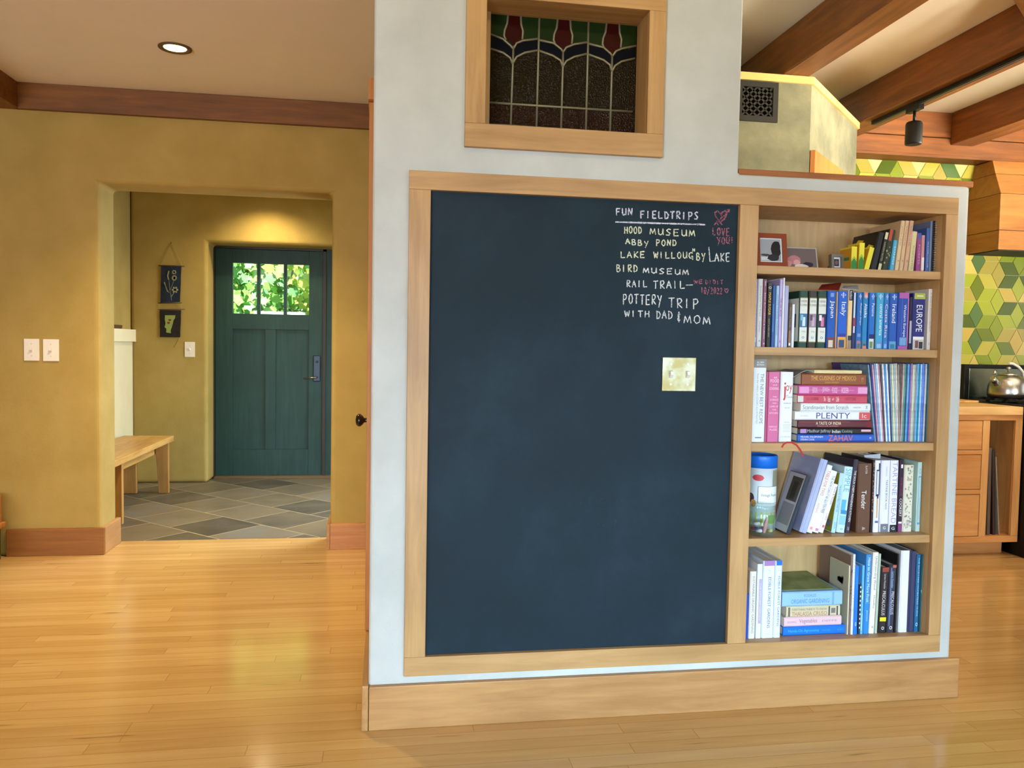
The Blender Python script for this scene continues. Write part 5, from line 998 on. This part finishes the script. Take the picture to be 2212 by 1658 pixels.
# slim magazines
MC = [((110, 140, 160), 'grey blue'), ((30, 40, 110), 'navy'), ((196, 140, 150), 'dusty pink'), ((120, 160, 196), 'soft blue'), ((206, 216, 228), 'bluish white'), ((180, 130, 150), 'mauve'), ((60, 50, 60), 'near black'), ((214, 220, 214), 'off-white'), ((50, 120, 190), 'bright blue'), ((206, 222, 236), 'icy white'), ((40, 40, 90), 'dark indigo'), ((120, 150, 160), 'slate teal'), ((214, 214, 160), 'pale yellow'), ((150, 170, 190), 'hazy blue'), ((200, 196, 176), 'ivory'), ((140, 130, 124), 'taupe'), ((170, 150, 150), 'rosy grey'), ((60, 140, 120), 'green'), ((36, 60, 90), 'ink blue'), ((90, 160, 210), 'sky blue'), ((40, 70, 150), 'royal blue'), ((160, 110, 150), 'plum'), ((180, 190, 160), 'sage'), ((160, 176, 160), 'grey green'), ((120, 120, 140), 'pewter'), ((80, 170, 214), 'cyan'), ((30, 120, 150), 'deep teal'), ((170, 206, 226), 'baby blue'), ((90, 120, 200), 'cornflower'), ((70, 100, 180), 'denim'), ((180, 190, 180), 'silver green'), ((30, 60, 80), 'petrol'), ((70, 120, 130), 'muted teal')]
ORD = 'first second third fourth fifth sixth seventh eighth ninth tenth eleventh twelfth thirteenth fourteenth fifteenth sixteenth seventeenth eighteenth nineteenth twentieth'.split()
n_ = len(MC)
x0b, x1b, x0t, x1t = 1889.5, 2003.5, 1874.5, 2012
for i, (c, nm) in enumerate(MC):
    f0, f1 = i/n_, (i+1)/n_
    bl_, br2 = x0b+(x1b-x0b)*f0, x0b+(x1b-x0b)*f1; tl2 = x0t+(x1t-x0t)*(f0**.97)
    lab = 'slim %s magazine, %s from the cookbook stack in the magazine row' % (nm, ORD[i]) if i < 17 else 'slim %s magazine, %s from the bookcase side in the magazine row' % (nm, ORD[n_-1-i])
    vr = random.Random(i)
    o = T(bl_, br2, 786+vr.uniform(-1.5, 1.5), c, lab, topx=tl2 if i < 16 else None, depth=.2, Y=.03+vr.uniform(0, .003), pages=PAGEG, name='magazine', cat='magazine', bands=[(vr.uniform(.05, .3), vr.uniform(.35, .6), tuple(min(255, q+30) for q in c))], mat=mottled(c, tuple(min(255, int(q*1.12)+8) for q in c), 60))
    o['group'] = 'slim magazines on the third shelf'
# ---- fourth shelf
Q = lambda *a, **k: std(4, *a, **k)
Z4 = SZ[4]
tx0, tx1 = PY(1616, 1050, .13).x, PY(1676, 1050, .13).x; tr_ = (tx1-tx0)/2; tcx = (tx0+tx1)/2+.001; tcy = .088+tr_
tcx = max(tcx, BI0+tr_+.003)
zc = PY(1645, 1013, .08).z; zl = PY(1645, 986, .08).z
tb = thing('puzzle_tube', 'cylindrical puzzle tube with bird pictures and bright blue lid', 'puzzle tube', (tcx, tcy, Z4+.0003))
MB().m(flat((214, 222, 224), .45)).lathe([(tr_, 0), (tr_, zc-Z4)], n=40).obj('tube', tb, local=True)
MB().m(flat((20, 110, 216), .35)).lathe([(tr_*1.03, zc-Z4), (tr_*1.03, zl-Z4-.004), (tr_*1.0, zl-Z4), (tr_*.9, zl-Z4), (tr_*.88, zl-Z4-.006)], n=40).obj('lid', tb, local=True)
mb = MB()
def onc(u, z, e=.0005): a_ = math.radians(-90+u); return ((tr_+e)*math.cos(a_), (tr_+e)*math.sin(a_), z)
def cyl_patch(c, u0, u1, z0, z1, e=.0005, shape=None):
    mb.m(flat(c, .45))
    for k in range(8):
        a0, a1 = u0+(u1-u0)*k/8, u0+(u1-u0)*(k+1)/8
        if shape == 'o':
            h0, h1 = math.sqrt(max(0, 1-(k/4-1)**2)), math.sqrt(max(0, 1-((k+1)/4-1)**2)); zm, zr = (z0+z1)/2, (z1-z0)/2
            mb.face([onc(a0, zm-zr*h0-.0001, e), onc(a1, zm-zr*h1-.0001, e), onc(a1, zm+zr*h1+.0001, e), onc(a0, zm+zr*h0+.0001, e)])
        else: mb.face([onc(a0, z0, e), onc(a1, z0, e), onc(a1, z1, e), onc(a0, z1, e)])
H_ = zc-Z4
cyl_patch((196, 204, 120), -80, 80, H_*.1, H_*.3); cyl_patch((130, 176, 90), -10, 50, H_*.12, H_*.26, .0008, 'o'); cyl_patch((150, 146, 120), 20, 55, H_*.62, H_*.97, .0008); cyl_patch((196, 64, 76), -60, -15, H_*.80, H_*.9, .001, 'o'); cyl_patch((70, 60, 70), -80, -50, H_*.45, H_*.6, .001, 'o'); cyl_patch((206, 140, 60), -65, -42, H_*.38, H_*.5, .0012, 'o'); cyl_patch((200, 120, 70), 40, 58, H_*.2, H_*.42, .001, 'o')
cyl_patch((90, 92, 90), -37, 52, H_*.445, H_*.715, .0011); cyl_patch((236, 240, 234), -35, 50, H_*.45, H_*.71, .0014)
vs, fs = text_geo('Vintage Puzzle'); mb.m(flat((96, 104, 100), .5))
V = [mb.bm.verts.new(onc(-26+u*68, H_*(.545+.055*v), .0019)) for u, v in vs]
for f in fs:
    try: mb.bm.faces.new([V[i] for i in f]).material_index = mb.cur
    except ValueError: pass
mb.obj('wrap_print', tb, local=True)
gx0, gx1 = PY(1624, 1110, .03).x, PY(1677, 1110, .03).x; gr = (gx1-gx0)/2*.98; gcx = (gx0+gx1)/2; gcy = .0+gr+.001; gh = PY(1650, 1090, .03).z-Z4
gj = thing('glass_jar', 'clear glass jar of chalk stubs in front of the puzzle tube', 'jar', (gcx, gcy, Z4+.0004))
G_ = thin_glass()
MB().m(G_).lathe([(gr*.86, 0), (gr*.95, .006), (gr*.97, gh*.7), (gr*.88, gh*.8), (gr*.98, gh*.86), (gr, gh), (gr*.95, gh), (gr*.93, gh*.87), (gr*.84, gh*.8), (gr*.92, gh*.69), (gr*.9, .01), (gr*.5, .008)], n=40).obj('jar', gj, local=True)
rj = random.Random(4); CCOL = [((226, 226, 230), 'white'), ((206, 150, 150), 'pink'), ((196, 206, 140), 'yellow green'), ((60, 100, 200), 'blue'), ((150, 130, 200), 'violet'), ((226, 214, 200), 'cream'), ((190, 90, 80), 'red')]
WH_ = ['low on the wall side', 'low in the middle', 'low on the book side', 'halfway up', 'leaning high', 'at the back', 'on top']
placed = 0
for i in range(9):
    c, nm = CCOL[i % 7]
    if i < 7: u_, w_ = (i % 3-1)*gr*.44, (i//3-1)*gr*.44
    else: u_, w_ = (i-7.5)*gr*.7, .12*gr
    zz = .0165 if i < 7 else .036
    ln = .009+.006*rj.random() if i != 1 else .05
    o = MB().m(flat(c, .9)).lathe([(.0052, -ln if i != 1 else -.004), (.0056, 0), (.0052, ln)], n=10).obj('chalk_stick', origin=(0, 0, 0))
    o.location = (gcx+u_, gcy+w_, Z4+zz+(.002 if i != 1 else -.001)); o.rotation_euler = (math.radians(78 if i != 1 else 8), math.radians(-12 if i == 1 else 0), rj.uniform(0, 3.1))
    tag(o, ('long white chalk stick standing in the glass jar' if i == 1 else '%s chalk stub inside the glass jar%s' % (nm, ', resting on the others' if i >= 7 else '')), 'chalk', 'chalk pieces in the glass jar')
gb = MB().m(flat((48, 56, 48), .5)).hexa([(1.2045, .02, Z4+.0005), (1.2105, .02, Z4+.0005), (1.2105, .07, Z4+.0005), (1.2045, .07, Z4+.0005), (1.2015, .02, Z4+.14), (1.2065, .02, Z4+.14), (1.2065, .07, Z4+.14), (1.2015, .07, Z4+.14)]).obj('slate_strip', bevel=.001)
tag(gb, 'narrow dark green strip leaning beside the glass jar', 'strip')
# leaning pieces: a framed dark picture and the big glossy book behind it
def leaner(label, name, cat, bl, tl, tr2, Y, depth, col, side=None, thick=None, bands=(), texts=(), pages=PAGEG, hard=True):
    a = base_x(bl, Y, Z4); p = PY(tl[0], tl[1], Y); q = PY(tr2[0], tr2[1], Y); t = math.hypot(q.x-p.x, q.z-p.z) if thick is None else thick
    r = place(4, name, label, a, t, (p.x-a)/(p.z-Z4), p.z-Z4, depth, col, Y, bands=bands, texts=texts, hard=hard, pages=pages, group=GRP[4], cat=cat)
    hgt = (p.z-Z4)*1.0/max(.3, math.cos(r.rotation_euler.y))-t*math.tan(r.rotation_euler.y)
    if side: mb = MB(); side(mb, -t-.0005, depth, hgt); mb.obj('cover_picture', r, local=True)
    return r
def side_dark(mb, x, d_, h):
    def q(c, y0, y1, z0, z1, e=0): mb.m(flat(c, .3)); mb.face([(x-e, y0, z0), (x-e, y1, z0), (x-e, y1, z1), (x-e, y0, z1)])
    q((176, 178, 190), .002, d_-.002, .002, h-.002); q((70, 66, 58), .01, d_*.72, h*.52, h*.93, .0003); q((46, 44, 38), .03, d_*.55, h*.55, h*.85, .0006); q((130, 134, 142), .01, d_*.8, h*.12, h*.48, .0003)
leaner('framed dark photograph leaning against the big glossy grey blue book', 'photo_frame', 'photo frame', 1698, (1743, 1026), (1750, 1030), .035, .11, (30, 40, 54), side_dark)
def side_gloss(mb, x, d_, h):
    m_ = mottled((150, 164, 206), (186, 190, 216), 6, .25); mb.m(m_); mb.face([(x, .004, .004), (x, d_-.002, .004), (x, d_-.002, h-.002), (x, .004, h-.002)])
leaner('big glossy grey blue book leaning behind the dark framed photograph', 'book', 'book', 1726, (1775, 990), (1790, 994), .045, .19, (168, 178, 212), side_gloss, bands=[(0, 1, (120, 140, 190), .3, .36)], hard=False)
leaner('white leaning cookbook with red spine title, beside the glossy book', 'book', 'book', 1737.5, (1784, 1003), (1795, 1007), .045, .16, (228, 226, 222), texts=[('TABLE FOR TWO', (206, 110, 90), .08, .45, .25, .8), ('ANDREWS', (206, 130, 110), .56, .7, .3, .7)], bands=[(.91, .95, (226, 150, 150), .2, .8)], hard=False)
leaner('white leaning cookbook with black spine title, second of the white trio', 'book', 'book', 1751.5, (1792.5, 1015), (1805, 1019), .045, .16, (232, 234, 238), texts=[('THE HOW CAN IT BE', (80, 86, 96), .08, .45, .3, .7), ('GLUTEN FREE', (30, 34, 50), .46, .68, .3, .75)], bands=[(.93, .97, (200, 130, 170), .2, .8)], hard=False)
leaner('short white leaning book with pink mark, last of the white trio', 'book', 'book', 1768, (1798, 1044), (1806.5, 1047), .045, .15, (234, 228, 228), texts=[('Pure & Simple', (130, 130, 150), .06, .42, .25, .8), ('CAKE', (200, 130, 150), .6, .74, .3, .75)], bands=[(.84, .89, (214, 90, 130), .2, .8)], hard=False)
def side_olive(mb, x, d_, h):
    mb.m(flat((150, 148, 40), .4)); mb.face([(x, .003, .003), (x, d_-.002, .003), (x, d_-.002, h-.002), (x, .003, h-.002)]); mb.m(flat((120, 120, 110), .5)); mb.face([(x-.0003, .01, h*.08), (x-.0003, .04, h*.08), (x-.0003, .04, h*.2), (x-.0003, .01, h*.2)])
leaner('light blue spined book with an olive cover leaning on the fourth shelf', 'book', 'book', 1796, (1807.5, 1021), (1816, 1022), .045, .17, (176, 216, 232), side_olive, texts=[('THE FLAVOR OF FRESH TOMATOES', (70, 100, 130), .2, .65, .3, .7), ('SIMON', (80, 120, 170), .82, .93, .3, .7)], hard=False)
leaner('pale blue cookbook with apples on its spine, fourth shelf', 'book', 'book', 1807, (1814, 1007), (1831.5, 1009), .045, .17, (196, 226, 238), texts=[('SIMPLE', (110, 170, 200), .03, .38, .15, .8), ('o', (90, 130, 170), .93, .96, .35, .65)], bands=[(.5, .68, (90, 176, 216), .05, .7), (.66, .72, (60, 140, 190), .1, .95), (.74, .88, (140, 200, 226), .05, .95)], hard=False)
Q(1826, 1836, 992, (52, 46, 62), 'dark violet grey book beside the pale blue apple cookbook', topx=1834, texts=[('THE SIOUX CHEFS INDIGENOUS KITCHEN', WHITE, .15, .85, .3, .75), ('UMP', (190, 190, 200), .92, .97, .25, .7)], hard=True, depth=.19)
Q(1849.5, 1879.5, 1001, (98, 66, 46), 'thick brown book with white italic title, fourth shelf', texts=[('SLATER', (214, 200, 186), .03, .15, .5, .64), ('Tender', WHITE, .39, .66, .28, .62), ('&', (206, 190, 176), .92, .965, .4, .62)], hard=True, depth=.19)
Q(1880.2, 1885.5, 993, (40, 30, 28), 'thin dark speckled book between the brown and white ones', dots=((170, 110, 80), .02, .75, 26), depth=.2)
Q(1886, 1898, 994, (232, 234, 238), 'white book with a knife drawing down its spine', bands=[(.04, .48, (44, 54, 90), .62, .95), (.13, .5, (40, 50, 84), .15, .85), (.15, .47, (222, 226, 236), .28, .72), (.48, .53, (30, 36, 50), .4, .75), (.53, .8, (206, 174, 130), .35, .7), (.84, .87, (90, 110, 160), .15, .85)], depth=.18)
Q(1900, 1919, 994, (226, 228, 238), 'white baking book with grey foot band, first of the pair', bands=[(.885, 1, (112, 116, 124))], texts=[('TARTINE BOOK NO3', (70, 74, 92), .27, .68, .5, .72), ('ROBERTSON', (160, 164, 180), .09, .22, .45, .6), ('G', WHITE, .92, .96, .35, .65, 1)], hard=True, depth=.2)
Q(1920, 1937, 994, (232, 230, 244), 'white baking book with large lilac letters and black foot band', bands=[(.9, 1, (26, 34, 38))], texts=[('TARTINE BREAD', (160, 160, 200), .02, .88, .2, .8), ('G', WHITE, .93, .97, .3, .7, 1)], hard=True, depth=.2)
Q(1938.5, 1947.8, 992, (44, 22, 44), 'dark purple book with white block letters, fourth shelf', bands=[(.07, .12, (226, 220, 224), .2, .8), (.88, 1, (130, 60, 120)), (.86, .885, WHITE)], texts=[('MODERN INDIAN', (150, 60, 100), .25, .5, .25, .7), ('COOKERY', WHITE, .54, .79, .2, .8)], hard=True, depth=.19)
Q(1949.5, 1970, 1004, (222, 218, 196), 'cream floral patterned book on the fourth shelf', dots=((150, 150, 130), .02, .98, 60), bands=[(.2, .24, (190, 170, 150), .2, .8), (.83, .92, (196, 190, 180), .3, .75)], hard=True, depth=.17)
Q(1978, 1998, 998, (190, 222, 216), 'pale aqua book with blue border at the fourth shelf end', bands=[(.2, .9, (112, 172, 212), .08, .94), (.22, .87, (196, 226, 212), .24, .78)], texts=[('BOOK OF HOUSEHOLD COOKERY', (150, 190, 190), .27, .82, .42, .6), ('O', (130, 180, 200), .09, .17, .25, .75, 1), ('UU', (236, 240, 240), .93, .97, .25, .75, 1)], hard=True, depth=.17)
loose('cookbook_page', 'grey paper wedge lying on top of the white baking books', 'paper', [(1868, 987, .1), (1902, 990, .07), (1902, 979, .07), (1866, 983, .1)], 0, flat((186, 190, 196), .7))
# ---- bottom shelf
B = lambda *a, **k: std(5, *a, **k)
B(1605.8, 1616, 1282, (20, 66, 170), 'short blue book first on the bottom shelf', depth=.15)
B(1617, 1631, 1234, (218, 214, 200), 'cream spined book beside the short blue one, bottom shelf', texts=[('SUSTAINABLE ORGANIC GARDENING', (120, 116, 104), .07, .92, .35, .7)], depth=.17)
B(1632.5, 1644, 1218, (216, 226, 238), 'white book with lilac panel on the bottom shelf', bands=[(.2, .8, (178, 160, 206), .25, .9)], texts=[('THE KITCHEN GARDEN', (214, 204, 230), .26, .75, .42, .75)], depth=.2, hard=True)
B(1645, 1670.5, 1211, (216, 228, 244), 'thick white gardening volume with purple top, first of two', bands=[(0, .065, (160, 120, 176))], texts=[('EDIBLE FOREST GARDENS', (60, 84, 130), .21, .87, .42, .66), ('Vol', (110, 130, 170), .115, .13, .4, .6, 1), ('JACKE', (150, 170, 200), .94, .96, .35, .65, 1)], hard=True, depth=.21)
B(1671, 1686, 1211, (216, 230, 246), 'white gardening volume with blue top, second of two', bands=[(0, .06, (20, 110, 210))], texts=[('EDIBLE FOREST GARDENS', (60, 84, 130), .2, .85, .4, .7), ('Vol', (110, 130, 170), .115, .13, .35, .65, 1), ('JACKE', (150, 170, 200), .94, .96, .3, .7, 1)], hard=True, depth=.21)
zs = stack(5, .03, 1755, [
 (1692, 1827, 1351.5, (20, 110, 220), 'bright blue gardening book, lowest in the bottom shelf stack', dict(texts=[('Hands-On Agronomy', (70, 190, 250), .08, .57, .3, .7), ('WALTERS', (60, 160, 240), .62, .75, .4, .6), ('ACRES', (60, 160, 240), .86, .96, .4, .6)], hard=True)),
 (1694, 1818, 1331, (218, 186, 192), 'pale pink gardening book above the bright blue one', dict(texts=[('Vegetables', (150, 110, 126), .26, .57, .25, .8), ('GROWING', (170, 130, 140), .05, .21, .4, .6), ('DEPPE', (170, 130, 140), .66, .92, .42, .62)])),
 (1699, 1815, 1308, (206, 196, 160), 'tan gardening book with brown bands in the bottom shelf stack', dict(hard=True, bands=[(.03, .07, (112, 104, 90)), (.78, .81, (84, 80, 76)), (.93, .96, (84, 80, 76)), (.83, .91, (120, 112, 110), .25, .8)], texts=[('EVERYTHING THERE IS TO KNOW', (120, 110, 90), .1, .75, .6, .82), ('THALASSA CRUSO', (176, 110, 80), .1, .75, .12, .5)])),
 (1690, 1820, 1277, (142, 186, 232), 'thick light blue gardening book, topmost of the bottom stack', dict(hard=True, texts=[('ORGANIC GARDENING', (84, 126, 178), .15, .78, .2, .5), ('RODALES', (84, 126, 178), .36, .56, .65, .85)], bands=[(.83, .86, (110, 156, 210))])),
], 'stacked gardening books on the bottom shelf')
xa_, xb_ = PY(1692, 1277, .03).x, PY(1815, 1277, .03).x
o = MB().m(mottled((112, 128, 70), (136, 150, 96), 12, .7)).hexa([(xa_, .05, zs+.0004), (xb_-.01, .05, zs+.0004), (xb_-.01, .235, zs+.0004), (xa_, .235, zs+.0004), (xa_, .05, zs+.002), (xb_-.01, .05, zs+.002), (xb_-.01, .235, zs+.012), (xa_, .235, zs+.006)]).obj('paper_folder'); tag(o, 'green paper folder lying on the thick light blue gardening book', 'folder')
cbk = B(1829, 1832, 1221, (206, 200, 170), 'cream book whose pale cover shows a dark sketch', depth=.12, hard=False, name='book')
hk = PY(1830, 1221, .02).z-SZ[5]
mb = MB().m(flat((176, 182, 166), .5)); mb.face([(-.0005, .003, .002), (-.0005, .118, .002), (-.0005, .118, hk-.002), (-.0005, .003, hk-.002)])
mb.m(flat((50, 54, 50), .6))
for k in range(9): mb.stroke([(0, 0), (.001, .001)], .0001, -.00045) if False else mb.face([(-.0008, .03+.02*random.random()+.0, hk*.66+random.random()*.02), (-.0008, .05+.02*random.random(), hk*.68+random.random()*.02), (-.0008, .05+.02*random.random(), hk*.72+random.random()*.02), (-.0008, .03+.02*random.random(), hk*.74+random.random()*.02)])
mb.obj('cover_sketch', cbk, local=True)
B(1832.3, 1837, 1200, (120, 100, 92), 'pinkish brown patterned book behind the cream sketch book', depth=.2, dots=((60, 60, 50), .1, .8, 14))
B(1837.5, 1842.5, 1197, (230, 232, 240), 'tall thin white book with tiny text, bottom shelf', topx=1843.5, texts=[('The Homestead Handbook', (120, 124, 140), .05, .85, .35, .65)], depth=.18)
B(1843, 1852, 1222, (26, 116, 222), 'vivid blue book with white mark, bottom shelf', topx=1847.5, texts=[('COMPOST', (80, 160, 240), .15, .35, .3, .6), ('o', WHITE, .82, .88, .35, .65)], depth=.17)
B(1853, 1857.5, 1262, (40, 44, 60), 'narrow black and white checkered booklet, bottom shelf', bands=[(.04+.09*q, .075+.09*q, WHITE, .3, .95) for q in range(10)], depth=.12)
B(1858, 1863.5, 1221, (90, 176, 226), 'narrow sky blue book after the checkered booklet', topx=1864, depth=.17, bands=[(.35, .5, (170, 214, 150), 0, .6), (.7, .95, (150, 206, 220), 0, .6)])
B(1864.5, 1876, 1197.5, (60, 140, 206), 'tall medium blue book beside the white wood book', topx=1876-3, texts=[('How to Grow More Fruit', (214, 232, 246), .04, .6, .25, .75), ('JEAVONS', (190, 220, 246), .7, .84, .35, .65)], bands=[(.62, 1, (40, 130, 210))], depth=.19)
B(1877, 1889, 1192.5, (232, 230, 218), 'white book with black serif title about wood, bottom shelf', topx=1887.5, texts=[('Understanding Wood', (70, 74, 76), .05, .46, .25, .75), ('Hoadley', (90, 94, 96), .53, .69, .3, .75), ('T', (80, 84, 86), .9, .94, .35, .65)], depth=.2, hard=True)
B(1889.7, 1895, 1196, (172, 190, 170), 'pale green thin book beside the white wood book', topx=1899, depth=.19)
B(1897, 1914, 1225, (36, 30, 32), 'black textbook with yellow sticker, first of two alike', topx=1905.5, texts=[('PRECALCULUS', (220, 214, 210), .36, .73, .25, .65), ('Larson Hostetler', (200, 190, 186), .1, .33, .35, .6), ('o', WHITE, .9, .95, .35, .7)], bands=[(0, .07, (140, 66, 50)), (.76, .82, (226, 220, 40), .02, .98)], hard=True, depth=.18)
B(1915.5, 1931, 1220, (46, 48, 62), 'black textbook with bluish streak, second of two alike', topx=1923, texts=[('PRECALCULUS', (220, 218, 224), .39, .73, .35, .75), ('Larson Hostetler', (160, 190, 210), .1, .34, .3, .6), ('o', WHITE, .9, .95, .3, .7)], bands=[(0, .04, (190, 100, 80), .4, 1), (.04, .9, (90, 110, 146), .05, .3)], hard=True, depth=.18)
B(1931.5, 1935.5, 1196, (20, 18, 18), 'tall black book between the textbook pair and white box', topx=1938, depth=.2)
B(1941, 1960, 1189, (222, 226, 236), 'thick plain white slipcase on the bottom shelf', depth=.21, pages=flat((120, 124, 120), .7))
B(1960.5, 1974, 1190, (58, 60, 92), 'navy cloth bound book beside the white slipcase', depth=.2, hard=True, bands=[(0, 1, (34, 38, 80), 0, .2)])
B(1974.5, 1983.5, 1197.5, (22, 96, 140), 'teal blue book with white vertical title, bottom shelf', texts=[('THE BACKYARD HOMESTEAD GUIDE', (180, 214, 230), .04, .8, .35, .65), ('o', (214, 230, 236), .88, .93, .25, .75)], depth=.18)
B(1984, 1996, 1198, (16, 70, 84), 'dark teal book last on the bottom shelf', bands=[(0, 1, (70, 150, 150), .8, 1)], texts=[('y', (190, 220, 220), .45, .5, .3, .7)], depth=.18)
# red ribbon marker hanging over the edge of the third shelf
rp = [PY(px, py, -.0085) for px, py in ((1689, 966), (1693, 959), (1700, 955), (1711, 955.5), (1721, 961), (1729, 971), (1735, 985))]
lo, hi = [], []
for i_, p in enumerate(rp):
    d_ = (rp[min(i_+1, len(rp)-1)]-rp[max(i_-1, 0)]).normalized(); lo.append((p.x+d_.z*.0028, p.z-d_.x*.0028)); hi.append((p.x-d_.z*.0028, p.z+d_.x*.0028))
tag(MB().prism(lo+hi[::-1], -.0085, -.0075, 'Y').obj('ribbon', mat=flat((176, 24, 20), .5)), 'red ribbon marker curling over the front edge of the third shelf', 'ribbon')
